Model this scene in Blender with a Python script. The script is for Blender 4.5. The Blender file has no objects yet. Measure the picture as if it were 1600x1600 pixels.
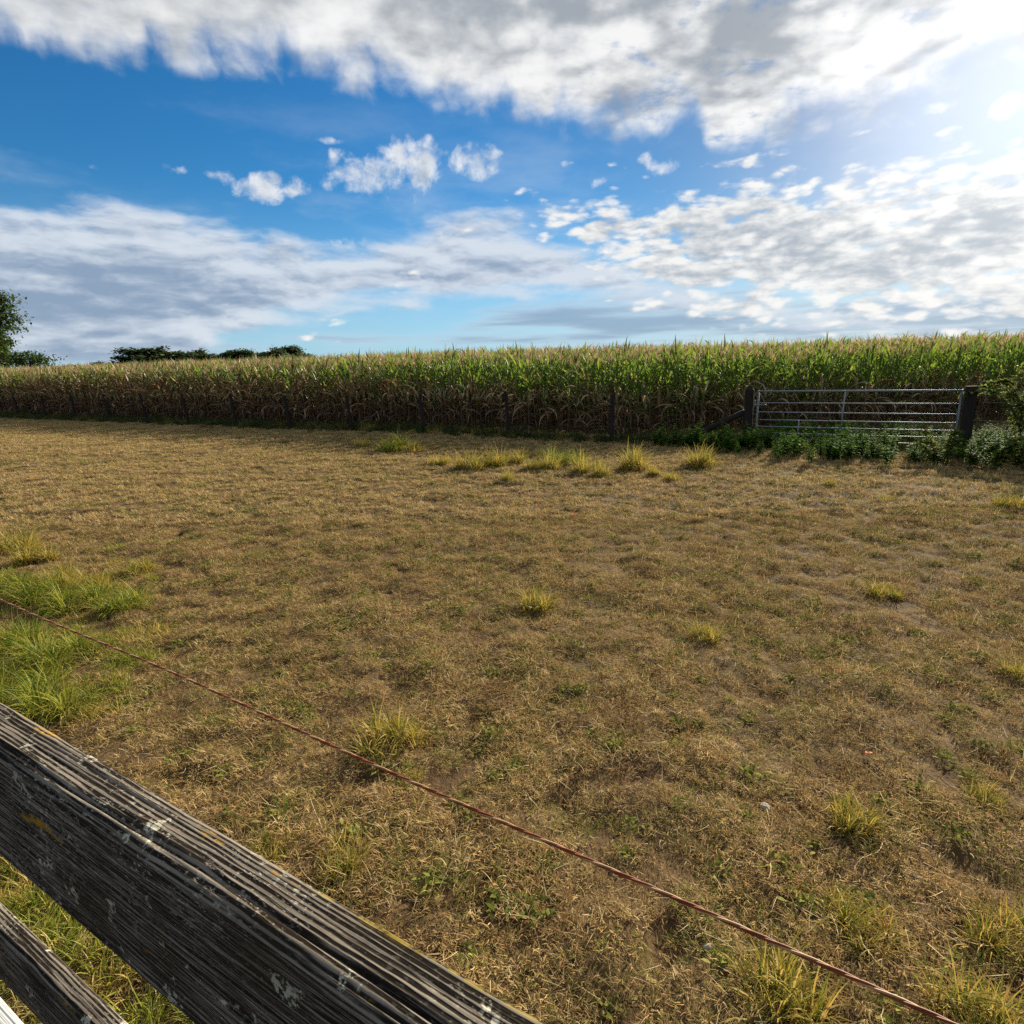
import bpy, bmesh, math, random
import numpy as np
from mathutils import Vector, Matrix, Euler

rng = np.random.default_rng(7)
random.seed(7)
S = bpy.context.scene
C = S.collection
R = math.radians

# ------------------------------------------------------------------ camera
CAM_H = 1.6
FPX, PITCH, ROLL = 900.0, R(13.4), R(1.2)
_f = np.array([0, math.cos(PITCH), -math.sin(PITCH)])
_u0 = np.array([0, math.sin(PITCH), math.cos(PITCH)])
_r0 = np.array([1.0, 0, 0])
_r = math.cos(ROLL) * _r0 - math.sin(ROLL) * _u0
_u = math.cos(ROLL) * _u0 + math.sin(ROLL) * _r0
cam = bpy.data.cameras.new('camera')
cam.sensor_width = 36.0
cam.lens = FPX / 1600 * 36.0
cam.clip_start, cam.clip_end = 0.05, 6000
co = bpy.data.objects.new('camera', cam)
C.objects.link(co)
co.matrix_world = Matrix(((_r[0], _u[0], -_f[0], 0), (_r[1], _u[1], -_f[1], 0),
                          (_r[2], _u[2], -_f[2], CAM_H), (0, 0, 0, 1)))
S.camera = co
S.view_settings.view_transform = 'Standard'
S.view_settings.look = 'None'
S.view_settings.gamma = 1
S.view_settings.use_curve_mapping = False
EXPOSURE = 1.27
S.view_settings.exposure = EXPOSURE
try:
    S.cycles.use_denoising = False
    S.cycles.max_bounces = 8
    S.cycles.transparent_max_bounces = 8
except Exception:
    pass


def ray(x, y):
    return _f + _r * (x - 800) / FPX + _u * (800 - y) / FPX


def ground_at(x, y, z=0.0):
    """point of the level z that is seen along this sight line"""
    d = ray(x, y)
    t = (z - CAM_H) / d[2]
    return np.array([0, 0, CAM_H]) + d * t


def azel(x, y):
    d = ray(x, y)
    d = d / np.linalg.norm(d)
    return math.degrees(math.atan2(d[0], d[1])), math.degrees(math.asin(d[2]))


# ------------------------------------------------------------------ sun
SUN_AZ, SUN_EL = R(40), R(21)
sun_dir = Vector((math.sin(SUN_AZ) * math.cos(SUN_EL), math.cos(SUN_AZ) * math.cos(SUN_EL), math.sin(SUN_EL)))
sl = bpy.data.lights.new('sun', 'SUN')
sl.energy = 5.0
sl.angle = R(0.5)
sl.color = (1.0, 0.88, 0.68)
so = bpy.data.objects.new('sun', sl)
C.objects.link(so)
so.rotation_euler = (-sun_dir).to_track_quat('-Z', 'Y').to_euler()
so.location = sun_dir * 200


# ------------------------------------------------------------------ node helper
class G:
    def __init__(self, nt):
        self.nt = nt

    def n(self, t, **kw):
        nd = self.nt.nodes.new(t)
        for k, v in kw.items():
            setattr(nd, k, v)
        return nd

    def put(self, sock, v):
        if isinstance(v, bpy.types.NodeSocket):
            self.nt.links.new(v, sock)
        elif v is not None:
            if hasattr(sock.default_value, '__len__') and len(sock.default_value) == 4 and len(v) == 3:
                v = (*v, 1)
            sock.default_value = v

    def m(self, op, a, b=None, c=None, clamp=False):
        nd = self.n('ShaderNodeMath', operation=op, use_clamp=clamp)
        self.put(nd.inputs[0], a)
        if b is not None: self.put(nd.inputs[1], b)
        if c is not None: self.put(nd.inputs[2], c)
        return nd.outputs[0]

    def add(self, a, b): return self.m('ADD', a, b)
    def sub(self, a, b): return self.m('SUBTRACT', a, b)
    def mul(self, a, b): return self.m('MULTIPLY', a, b)
    def div(self, a, b): return self.m('DIVIDE', a, b)
    def mx(self, a, b): return self.m('MAXIMUM', a, b)
    def mn(self, a, b): return self.m('MINIMUM', a, b)

    def step(self, v, lo, hi, o0=0.0, o1=1.0, kind='SMOOTHSTEP'):
        nd = self.n('ShaderNodeMapRange', interpolation_type=kind)
        self.put(nd.inputs[0], v)
        for i, q in enumerate((lo, hi, o0, o1)): self.put(nd.inputs[1 + i], q)
        return nd.outputs[0]

    def mix(self, f, a, b, mode='MIX'):
        nd = self.n('ShaderNodeMix', data_type='RGBA', blend_type=mode)
        nd.clamp_factor = True
        self.put(nd.inputs[0], f)
        self.put(nd.inputs[6], a)
        self.put(nd.inputs[7], b)
        return nd.outputs[2]

    def noise(self, vec, scale=1.0, detail=6.0, rough=0.55, dist=0.0, lac=2.0, color=False):
        nd = self.n('ShaderNodeTexNoise')
        if vec is not None: self.put(nd.inputs['Vector'], vec)
        nd.inputs['Scale'].default_value = scale
        nd.inputs['Detail'].default_value = detail
        nd.inputs['Roughness'].default_value = rough
        nd.inputs['Lacunarity'].default_value = lac
        nd.inputs['Distortion'].default_value = dist
        return nd.outputs['Color' if color else 'Fac']

    def puffs(self, vec, scale, detail=1.0, rough=.5, smooth=.55):
        nd = self.n('ShaderNodeTexVoronoi', feature='F1')
        self.put(nd.inputs['Vector'], vec)
        nd.inputs['Scale'].default_value = scale
        nd.inputs['Detail'].default_value = detail
        nd.inputs['Roughness'].default_value = rough
        return nd.outputs['Distance']

    def xyz(self, v):
        nd = self.n('ShaderNodeSeparateXYZ')
        self.put(nd.inputs[0], v)
        return nd.outputs

    def vec(self, x, y, z=0.0):
        nd = self.n('ShaderNodeCombineXYZ')
        for i, q in enumerate((x, y, z)): self.put(nd.inputs[i], q)
        return nd.outputs[0]

    def vm(self, op, a, b=None, s=None):
        nd = self.n('ShaderNodeVectorMath', operation=op)
        self.put(nd.inputs[0], a)
        if b is not None: self.put(nd.inputs[1], b)
        if s is not None: self.put(nd.inputs['Scale'], s)
        return nd.outputs['Value'] if op in ('DOT_PRODUCT', 'LENGTH', 'DISTANCE') else nd.outputs[0]

    def attr(self, name):
        return self.n('ShaderNodeAttribute', attribute_name=name).outputs['Fac']

    def ramp(self, v, stops):
        nd = self.n('ShaderNodeValToRGB')
        cr = nd.color_ramp
        while len(cr.elements) < len(stops): cr.elements.new(0.5)
        for e, (p, c) in zip(cr.elements, stops):
            e.position = p
            e.color = (*c, 1)
        self.put(nd.inputs[0], v)
        return nd.outputs[0]

    def curve(self, v, pts, lin=False):
        nd = self.n('ShaderNodeFloatCurve')
        cu = nd.mapping.curves[0]
        cu.points[0].location = pts[0]
        cu.points[1].location = pts[-1]
        for p in pts[1:-1]: cu.points.new(*p)
        for p in cu.points: p.handle_type = 'VECTOR' if lin else 'AUTO_CLAMPED'
        nd.mapping.update()
        self.put(nd.inputs['Value'], v)
        return nd.outputs[0]


# ------------------------------------------------------------------ world: sky and clouds
SKY_STR = 0.05
W = bpy.data.worlds.new("World")
S.world = W
W.use_nodes = True
W.node_tree.nodes.clear()
g = G(W.node_tree)
out = g.n('ShaderNodeOutputWorld')
bg = g.n('ShaderNodeBackground')
bg.inputs['Strength'].default_value = SKY_STR
W.node_tree.links.new(bg.outputs[0], out.inputs[0])
sky = g.n('ShaderNodeTexSky', sky_type='NISHITA')
sky.sun_disc = False
sky.sun_elevation = SUN_EL
sky.sun_rotation = SUN_AZ
sky.altitude = 400
sky.air_density = 1.0
sky.dust_density = 0.4
sky.ozone_density = 3.0
hs = g.n('ShaderNodeHueSaturation')
hs.inputs['Saturation'].default_value = 1.3
W.node_tree.links.new(sky.outputs[0], hs.inputs['Color'])

tc = g.n('ShaderNodeTexCoord').outputs['Generated']
d = g.vm('NORMALIZE', tc)
dx, dy, dz = g.xyz(d)
az = g.mul(g.m('ARCTAN2', dx, dy), 180 / math.pi)
el = g.mul(g.m('ARCSINE', dz), 180 / math.pi)
azn = g.m('MULTIPLY_ADD', az, 1 / 120, 0.5, clamp=True)
zz = g.add(g.mx(dz, 0.0), 0.10)
P = g.vec(g.div(dx, zz), g.div(dy, zz), 0.0)            # a flat cloud layer seen from below
AE = g.vec(g.mul(az, 0.1), g.mul(el, 0.1), 3.3)         # sky angles, 10 degrees = 1
sdot = g.mx(g.vm('DOT_PRODUCT', d, tuple(sun_dir)), 0.0)
near_sun = g.m('POWER', sdot, 7.0)
glare = g.m('POWER', sdot, 40.0)
skycol = g.mix(1.0, hs.outputs[0], g.mix(g.mul(near_sun, 1.2), (0.58, 0.93, 1.02), (0.57, 0.60, 0.62)), 'MULTIPLY')


def edge(pts):
    q = sorted(azel(*p) for p in pts)
    return g.mul(g.curve(azn, [((a + 60) / 120, e / 60) for a, e in q], True), 60)


SUNP = (math.sin(SUN_AZ), math.cos(SUN_AZ), 0)


def lit_noise(vec, off, **kw):
    a = g.noise(vec, **kw)
    b = g.noise(g.vm('ADD', vec, off), **kw)
    return a, g.sub(a, b)


warp = g.vm('SCALE', g.vm('SUBTRACT', g.noise(AE, 1.3, 4, color=True), (0.5, 0.5, 0.5)), s=0.5)
AEw = g.vm('ADD', AE, warp)
# deck A: the big broken layer along the top
eA = edge([(-250, 95), (0, 108), (120, 118), (215, 150), (240, 105), (330, 128), (420, 140), (520, 150), (620, 160), (700, 200),
           (800, 218), (900, 238), (1010, 236), (1090, 206), (1105, 268), (1180, 256), (1290, 218), (1400, 218), (1480, 185), (1600, 150), (1900, 110)])
nA, lA = lit_noise(P, (0.10 * SUNP[0], 0.10 * SUNP[1], 0), scale=2.1, detail=7, rough=0.56)
Pw = g.vm('ADD', P, g.vm('SCALE', warp, s=.22))
pA = g.puffs(Pw, 5.5)
nAf = g.sub(g.noise(AEw, 2.2, 6, 0.58), g.mul(g.sub(g.puffs(AEw, 3.4), .55), .42))
dA = g.add(g.sub(el, eA), g.add(g.mul(g.sub(nAf, 0.5), 5.0), g.mul(g.sub(nA, 0.5), 6.0)))
dA = g.add(dA, g.step(el, 22, 45, 0, 1.5))
# holes towards the right
hole = g.mul(g.step(az, 0, 18), g.step(g.noise(P, 7.5, 6, .62), 0.47, 0.28))
mA = dA
nS, lS = lit_noise(g.vm('ADD', P, g.vm('SCALE', warp, s=.06)), (0.035 * SUNP[0], 0.035 * SUNP[1], 0), scale=5.6, detail=5, rough=0.50)
lA = g.add(g.mul(lA, .6), g.mul(g.add(g.mul(lS, .5), g.mul(g.sub(.50, pA), .30)), g.step(az, -35, 12, .3, .8)))
# bank C: long low bank on the left and middle
cTop = edge([(-300, 420), (0, 350), (90, 352), (200, 335), (320, 345), (420, 372), (520, 385), (600, 372), (680, 342), (800, 335), (860, 370), (960, 400), (1060, 440), (1500, 520), (1800, 540)])
cBot = edge([(-300, 560), (0, 552), (170, 548), (310, 545), (430, 510), (600, 478), (760, 470), (900, 462), (1060, 480), (1500, 530), (1800, 560)])
ST = g.vec(g.mul(az, 0.060), g.mul(el, 0.20), 1.7)
STw = g.vm('ADD', ST, g.vm('SCALE', warp, s=0.5))
nC, lC = lit_noise(STw, (0.03, 0.11, 0), scale=2.3, detail=7, rough=0.56)
mC = g.add(g.mn(g.sub(cTop, el), g.sub(el, cBot)), g.add(g.mul(g.sub(nC, 0.42), 6.0), g.step(az, -18, -32, 0, 1.2)))
# bank E: thin dark bars low over the crop
eTop = edge([(-300, 600), (0, 570), (250, 550), (330, 535), (520, 525), (700, 500), (760, 480), (880, 462), (1000, 468), (1200, 470), (1350, 460), (1600, 440), (1900, 430)])
eBot = edge([(-300, 640), (0, 610), (250, 580), (330, 560), (520, 548), (700, 540), (880, 530), (1000, 535), (1200, 530), (1350, 535), (1600, 540), (1900, 540)])
nE = g.noise(g.vec(g.mul(az, 0.035), g.mul(el, 0.42), 7.7), 2.0, 7, 0.55)
mE = g.add(g.mn(g.sub(eTop, el), g.sub(el, eBot)), g.mul(g.sub(nE, 0.5), 7.0))
mE = g.add(mE, g.step(az, -8, 4, .4, 1.1))
# bank D: rippled altocumulus on the right
dTop = edge([(400, 600), (780, 345), (815, 318), (880, 300), (960, 292), (1060, 300), (1180, 262), (1300, 250), (1420, 228), (1600, 205), (1900, 150)])
dBot = edge([(400, 560), (780, 330), (815, 334), (860, 365), (960, 440), (1100, 500), (1300, 515), (1600, 530), (1900, 560)])
RP = g.vm('ADD', g.vec(g.mul(az, 0.11), g.mul(el, 0.27), 5.1), g.vm('SCALE', warp, s=0.5))
nR, lR = lit_noise(RP, (0.05, 0.10, 0), scale=4.2, detail=5, rough=0.55)
nD, lD = lit_noise(RP, (0.10, 0.16, 0), scale=1.9, detail=5, rough=0.60)
mD = g.add(g.mn(g.sub(dTop, el), g.sub(el, dBot)), g.add(g.mul(g.sub(nD, 0.43), 9.0), g.mul(g.sub(nR, 0.5), 6.0)))
pD = g.puffs(RP, 3.6)
mD = g.add(mD, g.mul(g.sub(.62, pD), 5.0))
lD = g.add(g.mul(lD, .4), g.add(g.mul(lR, .45), g.mul(g.sub(.50, pD), .24)))
mD = g.mn(mD, g.add(g.mul(g.sub(g.add(g.mul(nD, .5), g.mul(nR, .5)), 0.38), 26.0), 1.5))
# small cumulus B
nB, lB = lit_noise(g.vm('ADD', AE, g.vm('SCALE', warp, s=0.7)), (0.05, 0.09, 0), scale=4.2, detail=7, rough=0.64)
mB = None
for (cx, cy, rx, ry, k) in ((412, 292, 70, 26, 1), (600, 275, 95, 38, 1), (640, 240, 60, 36, 1), (740, 255, 42, 32, 1), (1033, 260, 30, 24, .8), (1010, 246, 30, 14, .6),
                            (485, 216, 60, 9, .55), (268, 262, 30, 18, .1), (148, 264, 14, 9, .3), (430, 186, 25, 7, .2), (940, 284, 30, 10, .5), (1470, 165, 30, 14, .8), (1580, 165, 40, 22, 1.1), (545, 380, 50, 16, .6)):
    a0, e0 = azel(cx, cy)
    a1 = azel(cx + rx, cy)[0]
    e1 = azel(cx, cy - ry)[1]
    qa = g.div(g.sub(az, a0), (a1 - a0))
    qe = g.div(g.sub(el, e0), (e1 - e0))
    q = g.sub(k, g.add(g.mul(qa, qa), g.mul(qe, qe)))
    mB = q if mB is None else g.mx(mB, q)
mB = g.add(g.add(g.mul(g.mx(mB, -1.6), 2.2), g.mul(g.sub(nB, 0.46), 8.0)), g.mul(g.sub(.62, g.puffs(AEw, 4.5)), 2.6))


def col_of(m, lit, nz, w, dark, light, thick, kl, extra=None):
    """shade of a cloud: thin edges bright, deep parts grey, faces towards the sun bright"""
    al = g.step(m, 0.0, w)
    t = g.step(m, 0.0, thick)
    s = g.add(g.sub(1.0, t), g.mul(lit, kl))
    s = g.add(s, g.mul(g.sub(nz, 0.5), -1.2))
    s = g.add(s, g.mul(near_sun, 0.22))
    if extra is not None: s = g.add(s, extra)
    s = g.step(s, -0.15, 1.1, kind='SMOOTHSTEP')
    return al, g.mix(s, dark, light)


K = 1.0 / SKY_STR / 2 ** EXPOSURE
def kc(*c): return tuple(v * K for v in c)
aC, cC = col_of(mC, lC, nC, 2.2, kc(.27, .36, .50), kc(.70, .76, .84), 7.5, 4.0, g.mul(g.step(el, 9.5, 4), g.step(az, -8, -24, -.02, -.20)))
aE, cE = col_of(mE, g.sub(nE, 0.5), nE, 2.5, kc(.26, .37, .52), kc(.62, .70, .80), 3.0, 1.0)
aD, cD = col_of(mD, lD, nD, 3.2, kc(.42, .47, .53), kc(.95, .94, .91), 10.0, 4.5)
aB, cB = col_of(mB, lB, nB, 3.0, kc(.46, .53, .62), kc(.88, .90, .93), 4.5, 3.0)
aA, cA = col_of(mA, lA, nA, 3.8, kc(.36, .40, .45), kc(.92, .925, .92), 15.0, 5.0, g.mul(g.step(az, -8, -34, 0, -.35), g.step(el, 22, 30)))
lowhaze = g.step(el, 16.0, -1.0, 0.0, 0.72)
base = g.mix(lowhaze, skycol, kc(.42, .62, .84))
veil = g.mul(g.step(g.noise(STw, 0.9, 5, 0.6), 0.45, 0.75), g.step(el, 26, 10, 0.0, 0.45))
base = g.mix(veil, base, kc(.62, .72, .84))
aA = g.mul(aA, g.sub(1.0, g.mul(hole, .75)))
tot = base
for a_, c_, op in ((aE, cE, .8), (aC, cC, .93), (aD, cD, .95), (aB, cB, .96), (aA, cA, 1.0)):
    tot = g.mix(g.mul(a_, op), tot, c_)
tot = g.mix(1.0, tot, g.vm('SCALE', kc(1.0, .97, .90), s=g.mul(glare, 0.36)), 'ADD')
W.node_tree.links.new(tot, bg.inputs['Color'])
try:
    W.cycles.sampling_method = 'MANUAL'
    W.cycles.sample_map_resolution = 1024
except Exception:
    pass

# ------------------------------------------------------------------ terrain
FN = np.array([0.495, 0.869])          # normal of both fence lines, towards the crop
FU = np.array([-0.869, 0.495])         # along the fences, to the left
P0 = np.array([2.44, 13.9])            # post next to the gate
S0 = float(P0 @ FN)


def _hash(ix, iy, seed):
    h = (ix * 374761393 + iy * 668265263 + seed * 1442695041) & 0xFFFFFFFF
    h = ((h ^ (h >> 13)) * 1274126177) & 0xFFFFFFFF
    h = h ^ (h >> 16)
    return (h & 0xFFFF) / 65535.0


def vnoise(x, y, seed=0):
    ix = np.floor(x).astype(np.int64); iy = np.floor(y).astype(np.int64)
    fx = x - ix; fy = y - iy
    fx = fx * fx * (3 - 2 * fx); fy = fy * fy * (3 - 2 * fy)
    a = _hash(ix, iy, seed); b = _hash(ix + 1, iy, seed)
    c = _hash(ix, iy + 1, seed); e = _hash(ix + 1, iy + 1, seed)
    return (a * (1 - fx) + b * fx) * (1 - fy) + (c * (1 - fx) + e * fx) * fy


def height(x, y):
    x = np.asarray(x, float); y = np.asarray(y, float)
    s = x * FN[0] + y * FN[1] - S0
    near = 1 / (1 + (np.hypot(x, y) / 60) ** 4)
    h = 0.05 * (vnoise(x / 2.3, y / 2.3, 1) - .5) + 0.030 * (vnoise(x / .62, y / .62, 2) - .5)
    h += 0.030 * (np.abs(2 * vnoise(x / .27, y / .27, 3) - 1) ** .7 - .5) - 0.026 * np.clip(vnoise(x / .19, y / .19, 6) - .78, 0, .15) / .15 + 0.018 * (np.abs(2 * vnoise(x / .13, y / .13, 4) - 1) - .5)
    h *= near
    h += 0.042 * np.clip(s - 1.5, 0, 42)
    return h


def hz(x, y): return float(height(x, y))


# ------------------------------------------------------------------ mesh helpers
def new_mesh(name, verts, faces, attrs=None, mats=(), mat_idx=None, smooth=False):
    me = bpy.data.meshes.new(name)
    verts = np.asarray(verts, np.float32)
    if isinstance(faces, np.ndarray):
        n, k = faces.shape
        me.vertices.add(len(verts))
        me.vertices.foreach_set('co', verts.ravel())
        me.loops.add(n * k)
        me.loops.foreach_set('vertex_index', faces.astype(np.int32).ravel())
        me.polygons.add(n)
        me.polygons.foreach_set('loop_start', np.arange(0, n * k, k, dtype=np.int32))
        try:
            me.polygons.foreach_set('loop_total', np.full(n, k, np.int32))
        except Exception:
            pass
    else:
        me.from_pydata([tuple(v) for v in verts], [], faces)
    for m_ in mats: me.materials.append(m_)
    me.update(calc_edges=True)
    for k_, v_ in (attrs or {}).items():
        a = me.attributes.new(k_, 'FLOAT', 'POINT')
        a.data.foreach_set('value', np.asarray(v_, np.float32))
    if mat_idx is not None:
        me.polygons.foreach_set('material_index', np.asarray(mat_idx, np.int32))
    if smooth:
        me.polygons.foreach_set('use_smooth', np.ones(len(me.polygons), bool))
    me.validate()
    return me


def link(name, me, parent=None, loc=None, rot=None):
    o = bpy.data.objects.new(name, me)
    C.objects.link(o)
    if parent: o.parent = parent
    if loc is not None: o.location = loc
    if rot is not None: o.rotation_euler = rot
    return o


def tag(o, label=None, cat=None, group=None, kind=None):
    if label: o['label'] = label
    if cat: o['category'] = cat
    if group: o['group'] = group
    if kind: o['kind'] = kind
    return o


def thing(name, label, cat, loc=(0, 0, 0), rz=0.0, group=None):
    o = bpy.data.objects.new(name, None)
    o.empty_display_size = 0.2
    C.objects.link(o)
    o.location = loc
    o.rotation_euler = (0, 0, rz)
    return tag(o, label, cat, group)


def copy_tree(o, parent=None):
    c = o.copy()
    C.objects.link(c)
    if parent: c.parent = parent
    for ch in list(o.children): copy_tree(ch, c)
    return c


class MB:
    """collects vertices and quads for one mesh"""
    def __init__(self): self.v = []; self.f = []; self.a = {}; self.n = 0

    def put(self, v, f, **attrs):
        v = np.asarray(v, float).reshape(-1, 3)
        self.v.append(v)
        self.f.append(np.asarray(f, int) + self.n)
        for k in attrs: self.a.setdefault(k, []).append(np.broadcast_to(np.asarray(attrs[k], float), (len(v),)))
        self.n += len(v)

    def mesh(self, name, mats=(), smooth=False):
        return new_mesh(name, np.concatenate(self.v), np.concatenate(self.f),
                        {k: np.concatenate(v) for k, v in self.a.items()}, mats, smooth=smooth)


def strips(base, az, el0, curl, length, width, segs=4, power=1.3, fold=0.0, prof=None, twist=None, sway=None):
    """many ribbons at once: start point, heading, start elevation, how far they bend over"""
    N = len(base)
    T = np.linspace(0, 1, segs + 1)
    e = el0[:, None] - curl[:, None] * T[None, :] ** power
    a = az[:, None] + (0 if sway is None else sway[:, None] * T[None, :])
    dirs = np.stack([np.cos(e) * np.cos(a), np.cos(e) * np.sin(a), np.sin(e)], -1)
    st = length[:, None, None] / segs * (dirs[:, :-1] + dirs[:, 1:]) / 2
    p = np.concatenate([base[:, None, :], base[:, None, :] + np.cumsum(st, 1)], 1)
    side = np.stack([-np.sin(a), np.cos(a), np.zeros_like(a)], -1)
    up = np.cross(dirs, side)
    if twist is not None:
        tw = twist[:, None] * T[None, :]
        side2 = side * np.cos(tw)[..., None] + up * np.sin(tw)[..., None]
        up = up * np.cos(tw)[..., None] - side * np.sin(tw)[..., None]
        side = side2
    if prof is None: prof = 1 - 0.92 * T ** 1.5
    else: prof = np.interp(T, np.linspace(0, 1, len(prof)), prof)
    w = (width[:, None] * prof[None, :])[..., None] / 2
    if fold:
        rows = np.stack([p - side * w - up * w * fold * -1, p, p + side * w + up * w * fold], 2)
        k = 3
    else:
        rows = np.stack([p - side * w, p + side * w], 2)
        k = 2
    V = rows.reshape(-1, 3)
    idx = np.arange(N * (segs + 1) * k).reshape(N, segs + 1, k)
    F = np.stack([idx[:, :-1, :-1], idx[:, :-1, 1:], idx[:, 1:, 1:], idx[:, 1:, :-1]], -1).reshape(-1, 4)
    t = np.broadcast_to(T[None, :, None], (N, segs + 1, k)).reshape(-1)
    rid = np.broadcast_to(np.arange(N)[:, None, None], (N, segs + 1, k)).reshape(-1)
    return V, F, t, rid


def tube(pts, radii, sides=8, caps=True):
    pts = np.asarray(pts, float)
    radii = np.broadcast_to(np.asarray(radii, float), (len(pts),))
    tang = np.gradient(pts, axis=0)
    tang /= np.linalg.norm(tang, axis=1)[:, None] + 1e-9
    ref = np.array([0, 0, 1.0]) if abs(tang[0][2]) < 0.9 else np.array([1.0, 0, 0])
    a = np.cross(tang, ref); a /= np.linalg.norm(a, axis=1)[:, None]
    b = np.cross(tang, a)
    th = np.linspace(0, 2 * math.pi, sides, endpoint=False)
    ring = a[:, None, :] * np.cos(th)[None, :, None] + b[:, None, :] * np.sin(th)[None, :, None]
    V = (pts[:, None, :] + ring * radii[:, None, None]).reshape(-1, 3)
    n = len(pts)
    idx = np.arange(n * sides).reshape(n, sides)
    nx = np.roll(idx, -1, 1)
    F = np.stack([idx[:-1], nx[:-1], nx[1:], idx[1:]], -1).reshape(-1, 4)
    if caps:
        V = np.concatenate([V, pts[[0]], pts[[-1]]])
        c0, c1 = n * sides, n * sides + 1
        F0 = [[nx[0][i], idx[0][i], c0, c0] for i in range(sides)]
        F1 = [[idx[-1][i], nx[-1][i], c1, c1] for i in range(sides)]
        tri = np.array(F0 + F1)
        return V, F, tri[:, :3]
    return V, F, None


def tubes_mesh(name, items, mats, smooth=True):
    """several tubes joined into one mesh (one part)"""
    V, F, n = [], [], 0
    for pts, rad, sides in items:
        v, f, tr = tube(pts, rad, sides)
        V.append(v); F += (f + n).tolist()
        if tr is not None: F += (tr + n).tolist()
        n += len(v)
    return new_mesh(name, np.concatenate(V), F, None, mats, smooth=smooth)


def box_mesh(name, x, y, z, mats, bevel=0.004, rough=0.0, cuts=0):
    bm = bmesh.new()
    bmesh.ops.create_cube(bm, size=1)
    for v in bm.verts:
        v.co = Vector(((x[0] + x[1]) / 2 + v.co.x * (x[1] - x[0]), (y[0] + y[1]) / 2 + v.co.y * (y[1] - y[0]),
                       (z[0] + z[1]) / 2 + v.co.z * (z[1] - z[0])))
    if bevel: bmesh.ops.bevel(bm, geom=bm.edges[:], offset=bevel, segments=2, affect='EDGES')
    me = bpy.data.meshes.new(name)
    bm.to_mesh(me); bm.free()
    for m_ in mats: me.materials.append(m_)
    return me


# ------------------------------------------------------------------ materials
def material(name):
    m = bpy.data.materials.new(name)
    m.use_nodes = True
    m.node_tree.nodes.clear()
    g = G(m.node_tree)
    o = g.n('ShaderNodeOutputMaterial')
    return m, g, o


def principled(g, o, col, rough=0.8, bump=None, bump_d=0.01, metal=0.0, spec=0.3):
    b = g.n('ShaderNodeBsdfPrincipled')
    g.put(b.inputs['Base Color'], col)
    g.put(b.inputs['Roughness'], rough)
    g.put(b.inputs['Metallic'], metal)
    b.inputs['Specular IOR Level'].default_value = spec
    if bump is not None:
        bp = g.n('ShaderNodeBump')
        bp.inputs['Strength'].default_value = 1.0
        bp.inputs['Distance'].default_value = bump_d
        g.put(bp.inputs['Height'], bump)
        g.nt.links.new(bp.outputs[0], b.inputs['Normal'])
    g.nt.links.new(b.outputs[0], o.inputs[0])
    return b


def leafy(g, o, col, trans=0.35, gloss=0.08, rough=0.4, tcol=None):
    gloss *= 0.22; rough = max(rough, .45)
    df = g.n('ShaderNodeBsdfDiffuse'); g.put(df.inputs[0], col)
    tr = g.n('ShaderNodeBsdfTranslucent'); g.put(tr.inputs[0], tcol if tcol is not None else col)
    gl = g.n('ShaderNodeBsdfGlossy'); gl.inputs['Roughness'].default_value = rough
    gl.inputs[0].default_value = (1, 1, 1, 1)
    m1 = g.n('ShaderNodeMixShader'); g.put(m1.inputs[0], trans)
    g.nt.links.new(df.outputs[0], m1.inputs[1]); g.nt.links.new(tr.outputs[0], m1.inputs[2])
    m2 = g.n('ShaderNodeMixShader'); m2.inputs[0].default_value = gloss
    g.nt.links.new(m1.outputs[0], m2.inputs[1]); g.nt.links.new(gl.outputs[0], m2.inputs[2])
    g.nt.links.new(m2.outputs[0], o.inputs[0])


def wpos(g): return g.n('ShaderNodeNewGeometry').outputs['Position']
def opos(g): return g.n('ShaderNodeTexCoord').outputs['Object']


# soil and thatch under the dry grass
M_SOIL, g, o = material('dry_ground')
p = wpos(g)
n1 = g.noise(p, 0.35, 4); n2 = g.noise(p, 3.5, 6, .65); n3 = g.noise(p, 38, 5, .7)
n4 = g.noise(g.vm('MULTIPLY', p, (60, 14, 20)), 1.0, 3, .6)
c = g.mix(n3, (.011, .007, .004), (.095, .052, .025))
c = g.mix(g.step(n2, .36, .58), c, g.mix(n4, (.035, .022, .011), (.20, .132, .062)))
c = g.mix(g.mul(g.step(n1, .5, .7), .35), c, (.07, .085, .025))
principled(g, o, c, .95, g.add(g.mul(n3, .6), g.mul(n4, .4)), .02, spec=.1)

# short dead grass
M_STRAW, g, o = material('dead_grass')
p = wpos(g)
r_ = g.attr('r')
big = g.noise(p, 0.9, 4, .6)
med = g.noise(p, 3.2, 4, .6)
c = g.ramp(r_, [(0, (.085, .048, .023)), (.22, (.22, .138, .064)), (.5, (.40, .265, .115)), (.85, (.55, .39, .175)), (1, (.68, .54, .32))])
green = g.ramp(r_, [(0, (.06, .10, .016)), (.6, (.14, .18, .032)), (1, (.30, .29, .07))])
gsel = g.step(g.add(g.add(g.mul(g.attr('q'), .55), g.mul(med, .5)), g.mul(big, .25)), .76, .86)
c = g.mix(g.mul(gsel, .85), c, green)
c = g.mix(g.step(med, .50, .34, 0, .45), c, (.13, .078, .042))
leafy(g, o, c, .30, .0, .5)

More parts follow.
